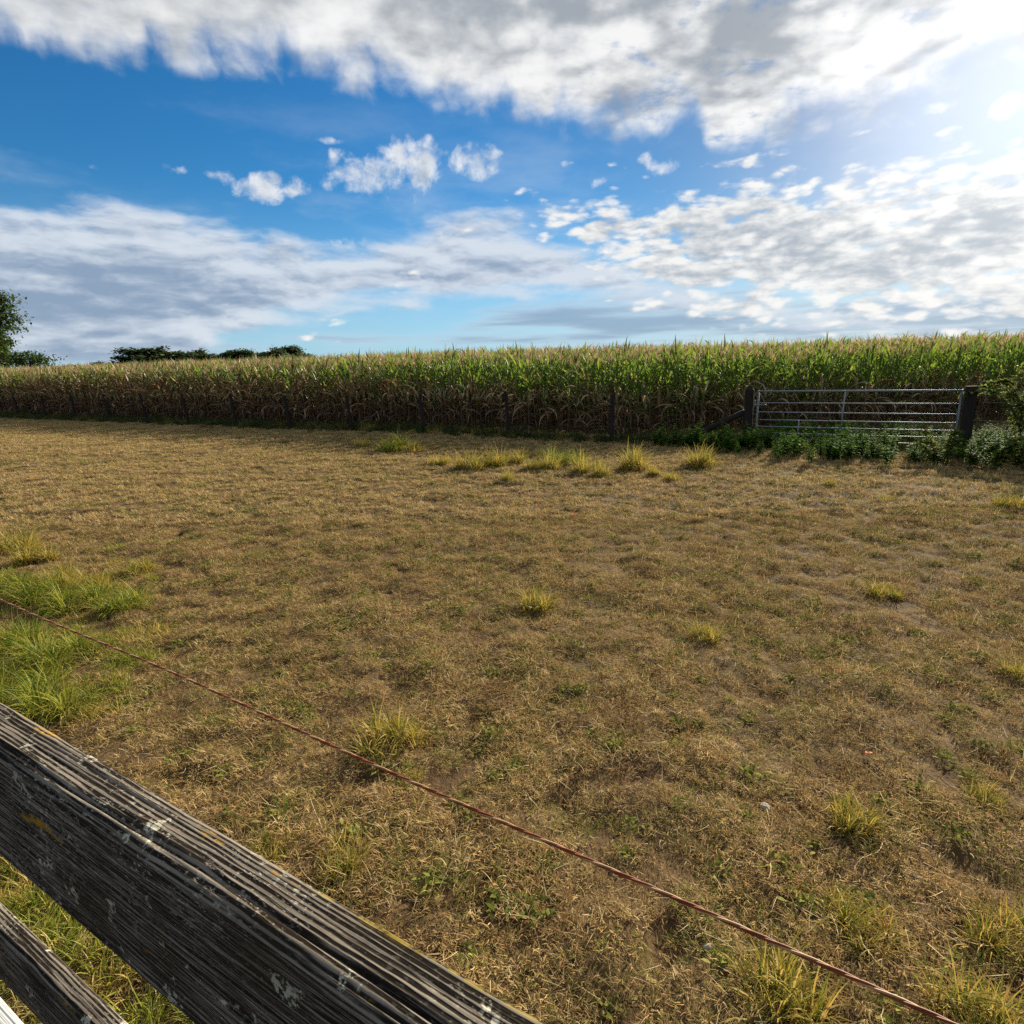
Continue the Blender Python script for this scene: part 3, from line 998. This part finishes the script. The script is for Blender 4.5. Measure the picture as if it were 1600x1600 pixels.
def joined(parts):
    bm = bmesh.new(); mats = []
    for i, me in enumerate(parts):
        n0 = len(bm.faces)
        bm.from_mesh(me)
        bm.faces.ensure_lookup_table()
        for fc in bm.faces[n0:]: fc.material_index = i
        mats.append(me.materials[0])
    me = bpy.data.meshes.new('maize')
    bm.to_mesh(me); bm.free()
    for m_ in mats: me.materials.append(m_)
    return me


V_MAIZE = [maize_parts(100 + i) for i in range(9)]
ROW, STEP = .72, .155


def row_pts(k, u0, u1):
    u = np.arange(u0, u1, STEP)
    u = u + np.random.default_rng(500 + k).uniform(-.05, .05, len(u))
    s = 1.38 + ROW * k + np.random.default_rng(900 + k).uniform(-.07, .07, len(u))
    return u, P0 + np.outer(u, FU) + np.outer(s, FN)


MZ_LABEL = 'tall maize plant with tassel and dry lower leaves in the front rows behind the posts'
def crop_h(x): return np.interp(x, [-28, -18, -8, 0, 4, 12], [1, .97, .94, .92, .89, .85])   # the crop stands lower towards the gate


protos = []
for st_, fol, tas, cob in V_MAIZE:
    root = thing('maize_plant', MZ_LABEL, 'maize plant', (0, 0, 0), 0, 'maize plants in the front rows of the field')
    link('stalk', st_, root); link('foliage', fol, root); link('tassel', tas, root); link('cob', cob, root)
    protos.append([root, False])
rest, cand = [], []
Y_EDGE = 14.9                       # before the gate the crop keeps back: its edge turns across the view
for k in range(22):
    u, p = row_pts(k, -14, 74)
    for i in range(len(u)):
        x, y = p[i]
        back = y - Y_EDGE - .15 * math.sin(x * 1.3)
        if back < 0 and x > 0: continue
        front = (k == 0 and u[i] < 36.6) or (back < .5 and 0 < x < 14.2)
        (cand if front else rest).append((x, y))
cand.sort(key=lambda q: math.hypot(*q))
rest += cand[300:]
for x, y in cand[:300]:
    j = int(rng.integers(0, len(protos)))
    root, used = protos[j]
    o = copy_tree(root) if used else root
    protos[j][1] = True
    o.location = (x, y, hz(x, y) - .01)
    o.rotation_euler = (rng.normal(0, .05), rng.normal(0, .05), rng.random() * 6.28)
    s_ = rng.uniform(.92, 1.07) * crop_h(x)
    o.scale = (s_, s_, s_)
rest = np.array(rest)
n = len(rest)
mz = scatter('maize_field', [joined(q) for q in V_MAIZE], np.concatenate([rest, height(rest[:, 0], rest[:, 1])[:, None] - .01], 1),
             np.stack([rng.normal(0, .04, n), rng.normal(0, .04, n), rng.random(n) * 6.28], -1), rng.uniform(.92, 1.08, n) * crop_h(rest[:, 0]), rng.integers(0, len(V_MAIZE), n))
tag(mz, 'dense field of ripening maize reaching back behind its front rows', 'maize field', kind='stuff')

# ------------------------------------------------------------------ verge along the far fence
n = 1500
uu = rng.uniform(-13, 44, n); ss = rng.normal(.15, .38, n)
keep = ~((uu > -6.7) & (uu < -3.1) & (np.abs(ss) < .12))
uu, ss = uu[keep], ss[keep]; n = len(uu)
p = P0 + np.outer(uu, FU) + np.outer(ss, FN)
vs = rng.uniform(.5, 1.15, n) * np.where(ss < -.3, .6, 1)
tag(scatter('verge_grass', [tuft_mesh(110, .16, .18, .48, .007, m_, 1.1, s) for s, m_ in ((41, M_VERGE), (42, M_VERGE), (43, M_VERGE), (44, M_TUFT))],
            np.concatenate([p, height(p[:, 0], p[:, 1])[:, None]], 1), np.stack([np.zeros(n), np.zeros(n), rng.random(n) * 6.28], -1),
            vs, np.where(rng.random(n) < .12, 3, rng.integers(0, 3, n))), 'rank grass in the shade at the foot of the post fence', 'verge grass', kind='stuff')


# ------------------------------------------------------------------ weeds before the gate
def nettle_mesh(seed):
    rg = np.random.default_rng(seed)
    H = rg.uniform(.4, .62); mb = MB()
    ns = rg.integers(2, 5)
    for q in range(ns):
        a0 = rg.random() * 6.28; r0 = rg.uniform(0, .09)
        h = H * rg.uniform(.7, 1.0)
        bx, by = r0 * math.cos(a0), r0 * math.sin(a0)
        lx, ly = rg.normal(0, .08, 2)
        zz_ = np.linspace(0, h, 5)
        path = np.stack([bx + lx * zz_ / h, by + ly * zz_ / h, zz_ - .01], -1)
        v, f, _ = tube(path, np.linspace(.005, .002, 5), 4, False)
        mb.put(v, f, r=.25)
        m_ = 26
        z = np.linspace(.07, h, m_)
        fr = z / h
        az_ = np.arange(m_) * (math.pi / 2) * 1.0 + (np.arange(m_) % 2) * math.pi + rg.normal(0, .3, m_)
        base = np.stack([bx + lx * fr, by + ly * fr, z], -1)
        V, F, t, rid = strips(base, az_, rg.uniform(.1, .7, m_), rg.uniform(.5, 1.3, m_), np.interp(fr, [0, .4, 1], [.09, .13, .05]) * rg.uniform(.8, 1.2, m_),
                              np.interp(fr, [0, .4, 1], [.045, .07, .03]), 4, fold=.2, prof=[.15, 1, .85, .5, .05])
        mb.put(V, F, r=rg.random(m_)[rid])
    return mb.mesh('nettle', [M_WEED])


NET = [nettle_mesh(60 + i) for i in range(6)]
n = 230
uu = rng.uniform(-8.6, -1.0, n); ss = -.02 - rng.random(n) ** 1.1 * 1.8
ok = (ss > -.55 - .27 * np.clip(-uu, 0, 5.0)) & ~((np.abs(ss) < .16))
uu, ss = uu[ok], ss[ok]
uu = np.concatenate([uu, rng.uniform(-10, -3.3, 230)]); ss = np.concatenate([ss, rng.uniform(.35, 3.2, 230)]); n = len(uu)
p = P0 + np.outer(uu, FU) + np.outer(ss, FN)
tag(scatter('nettle_patch', NET, np.concatenate([p, height(p[:, 0], p[:, 1])[:, None]], 1), np.stack([np.zeros(n), np.zeros(n), rng.random(n) * 6.28], -1),
            rng.uniform(.65, 1.2, n) * np.clip(1 - .22 * np.abs(ss), .72, 1), rng.integers(0, 6, n)), 'dark green bed of nettles growing round the foot of the metal gate', 'nettles', kind='stuff')
for k, (x, y, sc, lab) in enumerate([
    (1243, 716, 1.1, 'tall leafy nettle at the left front of the bed before the gate'),
    (1305, 722, 1.15, 'tall leafy nettle standing before the middle of the gate'),
    (1218, 722, .8, 'low bright nettle at the front left corner of the nettle bed'),
    (1385, 728, .85, 'leafy nettle before the right half of the gate'),
    (1265, 730, .6, 'small nettle at the very front of the bed on bare soil')]):
    q = ground_at(x, y)
    o = link('nettle_plant', NET[k], None, (q[0], q[1], hz(q[0], q[1])), (0, 0, k * 1.3))
    o.scale = (sc,) * 3
    tag(o, lab, 'nettle', 'nettles at the front of the bed')


def bramble(name, label, x, y, W_, H_, n_cane, seed, group):
    rg = np.random.default_rng(seed)
    q = ground_at(x, y)
    root = thing(name, label, 'bramble', (q[0], q[1], hz(q[0], q[1])), 0, group)
    items = []; mb = MB()
    for c_ in range(n_cane):
        a = rg.random() * 6.28; L_ = rg.uniform(.6, 1.15); reach = W_ * rg.uniform(.25, .6); top = H_ * rg.uniform(.55, 1.0)
        t = np.linspace(0, 1, 10)
        r0 = rg.uniform(0, W_ * .18)
        rr = r0 + reach * t ** 1.4
        zc = top * np.sin(t * math.pi * rg.uniform(.48, .78))
        a2 = a + rg.normal(0, .35) * t
        path = np.stack([rr * np.cos(a2), rr * np.sin(a2), zc - .02], -1)
        items.append((path, np.linspace(.007, .0025, 10), 5))
        m_ = int(46 * H_ / 1.0) + 14
        tt = rg.uniform(.12, 1.0, m_)
        base = np.stack([np.interp(tt, t, path[:, i]) for i in range(3)], -1)
        for lf in range(3):
            V, F, t_, rid = strips(base, rg.random(m_) * 6.28, rg.uniform(-.3, .9, m_), rg.uniform(.2, 1.2, m_), rg.uniform(.05, .11, m_), rg.uniform(.028, .055, m_), 3,
                                   fold=.25, prof=[.2, 1, .8, .05])
            mb.put(V, F, r=rg.random(m_)[rid])
    link('cane', tubes_mesh('bramble_cane', items, [M_CANE]), root)
    link('foliage', mb.mesh('bramble_foliage', [M_BRAMBLE]), root)
    return root


bramble('bramble_bush', 'largest tangled bramble bush at the right edge, beside the gate post', 1612, 715, 1.9, 1.55, 24, 71, 'bramble bushes right of the gate')
bramble('bramble_bush', 'middling bramble bush low in front of the largest one', 1535, 732, 1.1, .55, 7, 72, 'bramble bushes right of the gate')
bramble('bramble_bush', 'small bramble with arching canes before the right gate post', 1468, 728, .8, .6, 6, 73, 'bramble bushes right of the gate')


# ------------------------------------------------------------------ far fence: posts, brace, gate, wires
def post_mesh(seed, rad, H_, sides=10):
    rg = np.random.default_rng(seed)
    zs = np.array([-.25, 0, H_ * .25, H_ * .5, H_ * .75, H_ - .02, H_])
    path = np.stack([rg.normal(0, .006, 7), rg.normal(0, .006, 7), zs], -1)
    rad_ = rad * np.array([1.0, 1.05, 1.0, .97, .98, .97, .82]) * rg.uniform(.96, 1.04, 7)
    v, f, tr = tube(path, rad_, sides)
    return new_mesh('post', v, f.tolist() + tr.tolist(), None, [M_POST])


ordn = ['first', 'second', 'third', 'fourth', 'fifth', 'sixth', 'seventh', 'eighth', 'ninth', 'tenth', 'eleventh', 'twelfth', 'thirteenth']
post_px = [957, 788, 655, 534, 443, 360, 290, 228, 178, 130, 87, 47, 10]
for k in range(13):
    u_ = 2.83 * k
    x, y = P0 + FU * u_
    o = link('fence_post', post_mesh(200 + k, .055, 1.14 + rng.uniform(-.05, .05)), None, (x, y, hz(x, y)), (rng.normal(0, .02), R(-3) + rng.normal(0, .025), 0))
    tag(o, 'dark round fence post before the maize, %s post counting left from the gate brace' % ordn[k], 'fence post', 'posts of the far fence')

UL, UR = -3.05, -6.78                     # the two gate posts along the line
gl = P0 + FU * UL; gr_ = P0 + FU * UR
tag(link('gate_post', post_mesh(301, .095, 1.2, 14), None, (gl[0], gl[1], hz(*gl)), (0, R(-1), 0)),
    'thick dark round gate post at the left end of the metal gate', 'gate post', 'posts of the metal gate')
yaw = math.atan2(-FU[1], -FU[0])
tag(link('gate_post', box_mesh('gate_post', (-.085, .085), (-.085, .085), (-.3, 1.24), [M_POST], .008), None, (gr_[0], gr_[1], hz(*gr_)), (0, R(-1), yaw)),
    'thick square timber gate post at the right end of the metal gate', 'gate post', 'posts of the metal gate')
br0 = ground_at(1062, 692)
b0 = Vector((br0[0], br0[1], .0)); b1 = Vector((gl[0], gl[1], hz(*gl) + .72)) + Vector((FU[0], FU[1], 0)) * .09
pth = np.array([b0.lerp(b1, t) for t in np.linspace(-.06, 1, 5)])
tag(link('brace_strut', tubes_mesh('brace_strut', [(pth, .065, 9)], [M_POST])), 'dark diagonal timber strut leaning on the left gate post', 'fence strut')

# gate in its own frame: x runs along the gate from the left post to the right one
GL = UL - UR - .11 - .10 - .10
g0 = P0 + FU * (UL - .16)
gate = thing('metal_gate', 'long galvanised metal bar gate in front of the maize', 'gate', (g0[0], g0[1], hz(*g0)), yaw)
gz = [.17, .30, .43, .57, .73, .92, 1.16]
for z in gz:
    link('bar', tubes_mesh('bar', [([(0, 0, z), (GL * .33, 0, z - .002), (GL * .66, 0, z - .002), (GL, 0, z)], .019 if z > 1.1 else .0125, 10)], [M_GALV]), gate)
for x in (0, GL):
    link('stile', tubes_mesh('stile', [([(x, 0, .12), (x, 0, .6), (x, 0, 1.18)], .021, 10)], [M_GALV]), gate)
link('upright', tubes_mesh('upright', [([(GL * .46, -.02, .16), (GL * .46, -.02, .66), (GL * .46, -.02, 1.17)], .014, 8)], [M_GALV]), gate)
link('upright', tubes_mesh('upright', [([(GL * .235, -.02, .16), (GL * .235, -.02, .36), (GL * .235, -.02, .58)], .012, 8)], [M_GALV]), gate)
link('latch', tubes_mesh('latch', [([(-.13, -.03, .88), (-.03, -.03, .88), (.16, -.03, .88)], .012, 8), ([(-.06, -.03, .83), (-.06, -.03, .88), (-.06, -.03, .98)], .009, 8)], [M_GALV]), gate)
for z in (.28, 1.08):
    link('hinge', tubes_mesh('hinge', [([(GL - .03, 0, z), (GL + .06, 0, z), (GL + .13, 0, z)], .013, 8)], [M_GALV]), gate)

# wires right of the gate, up to the next post outside the picture
e0 = gr_ - FU * .11; e1 = P0 + FU * -9.7
tag(link('fence_post', post_mesh(333, .055, 1.2), None, (e1[0], e1[1], hz(*e1)), (0, 0, 0)),
    'dark round fence post among the brambles right of the gate', 'fence post', 'posts of the far fence')
wires = thing('wire_fence', 'thin strands of fence wire stretched right of the gate', 'fence wire', (e0[0], e0[1], hz(*e0)))
for z in (.35, .62, .95):
    t = np.linspace(0, 1, 8)
    pth = np.stack([(e1[0] - e0[0]) * t, (e1[1] - e0[1]) * t, z - .03 * np.sin(t * math.pi)], -1)
    link('wire', tubes_mesh('wire', [(pth, .0028, 5)], [M_WIRE]), wires)


# ------------------------------------------------------------------ trees
def crown_mesh(name, mat, ctr, rad, n_cl, per, cl_r, leaf, seed, low=-.55):
    rg = np.random.default_rng(seed)
    dv = rg.normal(size=(n_cl * 3, 3)); dv /= np.linalg.norm(dv, axis=1)[:, None]
    dv = dv[dv[:, 2] > low][:n_cl]
    lump = .72 + .28 * np.sin(dv[:, 0] * 5 + seed) * np.cos(dv[:, 1] * 4 + dv[:, 2] * 3)
    cc = np.asarray(ctr) + dv * np.asarray(rad) * (rg.uniform(.45, 1.0, len(dv)) ** .6 * lump)[:, None]
    m_ = len(cc)
    off = rg.normal(size=(m_, per, 3)) * np.array([1, 1, .6]) * .5
    base = (cc[:, None, :] + off * cl_r * rg.uniform(.6, 1.3, (m_, 1, 1))).reshape(-1, 3)
    N_ = len(base)
    V, F, t, rid = strips(base, rg.random(N_) * 6.28, rg.uniform(-.9, .9, N_), rg.uniform(0, .8, N_), leaf * rg.uniform(.7, 1.4, N_), leaf * .55 * rg.uniform(.7, 1.3, N_), 2, prof=[.4, 1, .15])
    tone = np.repeat(rg.random(m_), per) * .5 + rg.random(N_) * .5
    return new_mesh(name, V, F, {'r': tone[rid]}, [mat]), cc


# the tree at the left edge
tx, ty = -56.7, 60.0
tz = hz(tx, ty)
tree = thing('broadleaf_tree', 'dark green broadleaf tree at the left edge behind the maize', 'tree', (tx, ty, tz))
crn, cc = crown_mesh('tree_crown', M_LEAF, (0, 0, 7.7), (8.8, 7.5, 7.6), 950, 85, 1.0, .34, 81, -.75)
link('crown', crn, tree)
low, cl2 = crown_mesh('tree_low_limb', M_LEAF, (9.6, -.5, 3.4), (2.4, 1.5, .9), 26, 60, .75, .26, 82, -1)
link('crown', low, tree)
link('trunk', tubes_mesh('tree_trunk', [([(0, 0, -.3), (.1, 0, 1.5), (.05, .1, 4), (0, .2, 7), (.2, 0, 11)], [.55, .42, .36, .26, .08], 12)], [M_BARK]), tree)
limbs = []
for q in list(cc[::6]) + [cl2[0], cl2[5], cl2[9]]:
    z0 = min(max(3.2, q[2] * .55), 8)
    mid = np.array([q[0] * .45, q[1] * .45, z0 + (q[2] - z0) * .6 + .3])
    limbs.append(([(0, .1, z0), tuple(mid), tuple(q)], [.15, .09, .03], 6))
link('limb', tubes_mesh('tree_limb', limbs, [M_BARK]), tree)

# the line of far trees
FARC = []
for s in range(4):
    a = crown_mesh('far_crown', M_FAR, (0, 0, 5.6), (4.0, 4.0, 4.2), 90, 60, .95, .60, 90 + s, -.7)[0]
    b = tubes_mesh('far_trunk', [([(0, 0, -.5), (.1, 0, 2.5), (0, .1, 6)], [.35, .28, .12], 7)], [M_BARK])
    FARC.append((a, b))
far_trees = [
    (228, 70, 535, 'tall round tree at the left end of the far wood'), (262, 54, 543, 'second tree of the far wood, right of its round left end'),
    (291, 60, 540, 'third tree along the far wood'), (318, 52, 543, 'fourth tree along the far wood, lower than the third'),
    (347, 50, 547, 'lowest tree in the dip at the middle of the far wood'), (378, 54, 539, 'tree just right of the dip in the far wood'),
    (408, 54, 542, 'tree right of the middle of the far wood, third from its right end'), (438, 50, 540, 'second tree from the right end of the far wood'),
    (461, 50, 533, 'tallest rounded tree at the right end of the far wood'), (482, 26, 547, 'tiny treetop peeping over the maize right of the far wood'),
    (186, 44, 560, 'low bushy tree nearest the left of the far wood'), (160, 42, 562, 'second low bushy tree left of the far wood'),
    (130, 44, 565, 'third low bushy tree left of the far wood'), (98, 40, 568, 'fourth low bushy tree left of the far wood'),
    (66, 40, 570, 'lowest bushy tree beside the big tree at the left edge')]
for k, (x, w, y, lab) in enumerate(far_trees):
    D_ = 140 + (k * 37) % 23
    r3 = ray(x, 600); X = r3[0] / r3[1] * D_
    dr = ray(x, y + 3); ztop = CAM_H + dr[2] / dr[1] * D_
    zb = hz(X, D_)
    o = thing('far_tree', lab, 'tree', (X, D_, zb), rng.random() * 6.28, 'trees of the far wood beyond the maize')
    a, b = FARC[k % 4]
    link('crown', a, o); link('trunk', b, o)
    sx = max(w / FPX * D_ / 7.2, .6) * 1.15; sz = (ztop - zb) / 9.6
    o.scale = (sx, sx, sz)

# ------------------------------------------------------------------ the near wooden fence
def rail_mesh(name, L0, L1, n0, n1, z0, z1, mat, seed, amp=.0013, groove=None, nl=620):
    """weathered board: x runs along the grain, y across (towards the field), z up"""
    xs = np.linspace(L0, L1, nl)
    rr = .007
    prof = []
    def seg(a, b, st):
        k = max(2, int(np.hypot(b[0] - a[0], b[1] - a[1]) / st))
        for q in range(k): prof.append((a[0] + (b[0] - a[0]) * q / k, a[1] + (b[1] - a[1]) * q / k))
    def arc(cx, cy, a0, a1):
        for q in range(5):
            a = a0 + (a1 - a0) * q / 5; prof.append((cx + rr * math.cos(a), cy + rr * math.sin(a)))
    h = math.pi / 2
    seg((n0 + rr, z1), (n1 - rr, z1), .0011); arc(n1 - rr, z1 - rr, h, 0)
    seg((n1, z1 - rr), (n1, z0 + rr), .012); arc(n1 - rr, z0 + rr, 0, -h)
    seg((n1 - rr, z0), (n0 + rr, z0), .012); arc(n0 + rr, z0 + rr, -h, -2 * h)
    seg((n0, z0 + rr), (n0, z1 - rr), .0022); arc(n0 + rr, z1 - rr, -2 * h, -3 * h)
    prof = np.array(prof); m_ = len(prof)
    nrm = np.roll(prof, -1, 0) - np.roll(prof, 1, 0)
    nrm = np.stack([-nrm[:, 1], nrm[:, 0]], -1); nrm /= np.linalg.norm(nrm, axis=1)[:, None] + 1e-9
    arc_len = np.concatenate([[0], np.cumsum(np.linalg.norm(np.diff(prof, axis=0), axis=1))])
    X_, A_ = np.meshgrid(xs, arc_len, indexing='ij')
    wob = .004 * (vnoise(X_ * 3, A_ * 12, seed) - .5)
    dsp = (vnoise(X_ * 5, (A_ + wob) * 190, seed + 1) - .5) * 1.4 * amp + (vnoise(X_ * 5, (A_ + wob) * 420, seed + 2) - .5) * amp * .9
    dsp += (vnoise(X_ * 6, A_ * 30, seed + 3) - .5) * .0009
    Y_ = np.broadcast_to(prof[:, 0], X_.shape); Z_ = np.broadcast_to(prof[:, 1], X_.shape)
    on_top = Z_ > z1 - rr * .8
    if groove:
        gy = n0 + groove + .006 * (vnoise(xs * 2.6, xs * 0 + 3.3, seed + 4) - .5) * 2
        dd = np.abs(Y_ - gy[:, None])
        dep = .006 * np.clip(vnoise(xs * 4, xs * 0 + 8.1, seed + 5) * 1.4 + .2, 0, 1)[:, None]
        dsp -= on_top * dep * np.exp(-(dd / .0020) ** 2)
        # the near strip of the top has weathered down
        dsp -= on_top * .004 * np.clip((gy[:, None] - Y_) / .012, 0, 1)
    Yd = Y_ - nrm[:, 0][None, :] * -dsp; Zd = Z_ - nrm[:, 1][None, :] * -dsp
    bow = .003 * (vnoise(xs * 1.1, xs * 0 + 5, seed + 6) - .5)[:, None]
    V = np.stack([X_, Yd + bow, Zd + bow], -1).reshape(-1, 3)
    idx = np.arange(nl * m_).reshape(nl, m_); nx = np.roll(idx, -1, 1)
    F = np.stack([idx[:-1], nx[:-1], nx[1:], idx[1:]], -1).reshape(-1, 4)
    return new_mesh(name, V, F, None, [mat], smooth=True)


# fence frame: x along the fence (to the left), y towards the field, z up
fence = thing('wooden_fence', 'weathered dark post and rail fence in the near left corner', 'fence', (0, 0, 0), math.atan2(FU[1], FU[0]))
fence.scale = (1, 1, 1)
# FN is to the right of FU, so the local y axis is -FN: mirror the across values
def across(a, b): return -b, -a
XL, XR = 6.2, -2.4
def fence_rail(n0, n1, z0, z1, mat, seed, amp, groove, x0=XR, x1=XL, nl=900):
    me = rail_mesh('rail', x0, x1, n0, n1, z0, z1, mat, seed, amp, groove, nl)
    co_ = np.empty(len(me.vertices) * 3, np.float32); me.vertices.foreach_get('co', co_)
    co_ = co_.reshape(-1, 3); co_[:, 1] *= -1
    me.vertices.foreach_set('co', co_.ravel())
    me.flip_normals(); me.update()
    return me
link('rail', fence_rail(.228, .285, .953, 1.15, M_RAIL, 1, .0012, .016, -1.2, 3.0, 1600), fence)['label'] = 'broad top rail with grey and yellow lichen'
link('rail', fence_rail(.233, .262, .62, .75, M_RAIL, 21, .001, None, -2.4, 6.2), fence)
link('rail', fence_rail(.238, .270, .28, .40, M_PALE, 41, .0008, None, -2.4, 6.2), fence)['label'] = 'pale lowest rail'
for x in (-1.15, .52, 2.95):
    a, b = across(.2635, .36)
    link('post', box_mesh('fence_upright', (x - .045, x + .045), (a, b), (-.3, .951), [M_RAIL], .004), fence)

# the rope of the electric fence
r0 = np.array([.398, .412, 1.0]); r1 = np.array([-1.488, 1.573, 1.0])
dr = (r1 - r0) / np.linalg.norm(r1 - r0)
Lr = 12.0; nseg = 1500
tt = np.linspace(-3.0, 9.0, nseg)
sag = .006 * np.sin(tt * 1.7) + .003 * np.sin(tt * 5.1 + 1)
ctr = r0 + tt[:, None] * dr + np.array([0, 0, 1]) * sag[:, None]
sd = np.cross(dr, [0, 0, 1.0]); sd /= np.linalg.norm(sd); upv = np.cross(sd, dr)
mb = MB()
for k, (rv, rs) in enumerate(((.2, .0015), (.35, .0015), (.95, .0014))):
    ph = tt / .075 * 2 * math.pi + k * 2 * math.pi / 3
    pth = ctr + .0013 * (np.cos(ph)[:, None] * sd + np.sin(ph)[:, None] * upv)
    v, f, _ = tube(pth, rs, 6, False)
    mb.put(v, f, r=rv)
tag(link('electric_rope', mb.mesh('electric_rope', [M_ROPE], smooth=True)), 'rust red twisted electric fence rope stretched in front of the wooden fence', 'rope')

# ------------------------------------------------------------------ small things on the field
def stone(x, y, r, lab, seed):
    rg = np.random.default_rng(seed)
    bm = bmesh.new()
    bmesh.ops.create_icosphere(bm, subdivisions=2, radius=1)
    for v in bm.verts:
        q = v.co.copy()
        s = 1 + .22 * math.sin(q.x * 2.3 + seed) * math.cos(q.y * 2.9) + rg.normal(0, .04)
        v.co = Vector((q.x * s * r, q.y * s * r * .8, q.z * s * r * .62))
    me = bpy.data.meshes.new('stone'); bm.to_mesh(me); bm.free(); me.materials.append(M_STONE)
    q = ground_at(x, y)
    tag(link('stone', me, None, (q[0], q[1], hz(q[0], q[1]) + r * .3), (0, 0, seed)), lab, 'stone', 'stones on the field')


stone(1195, 1264, .020, 'pale stone on the bare soil right of the rope', 5)
stone(480, 1072, .012, 'tiny pale stone in the grass left of the field centre', 6)
stone(1105, 1490, .014, 'pale pebble just below the lower part of the rope', 7)


def fallen(x, y, r, lab, seed):
    q = ground_at(x, y); n = 3
    rg = np.random.default_rng(seed)
    V, F, t, rid = strips(np.array([[0, 0, .012]] * 2), np.array([.3, 3.3]), np.array([.5, .2]), np.array([.9, .6]), np.array([r, r]), np.array([r * .8, r * .8]), 5, fold=.3, prof=[.3, 1, .9, .5, .1])
    tag(link('fallen_leaf', new_mesh('fallen_leaf', V, F, {'r': rg.random(2)[rid]}, [M_FALLEN]), None, (q[0], q[1], hz(q[0], q[1]) + .012), (0, 0, seed)), lab, 'leaf', 'fallen leaves on the field')


fallen(1356, 1180, .02, 'red fallen leaf on the right of the field', 3)
fallen(897, 806, .06, 'orange fallen leaf in the middle distance', 4)
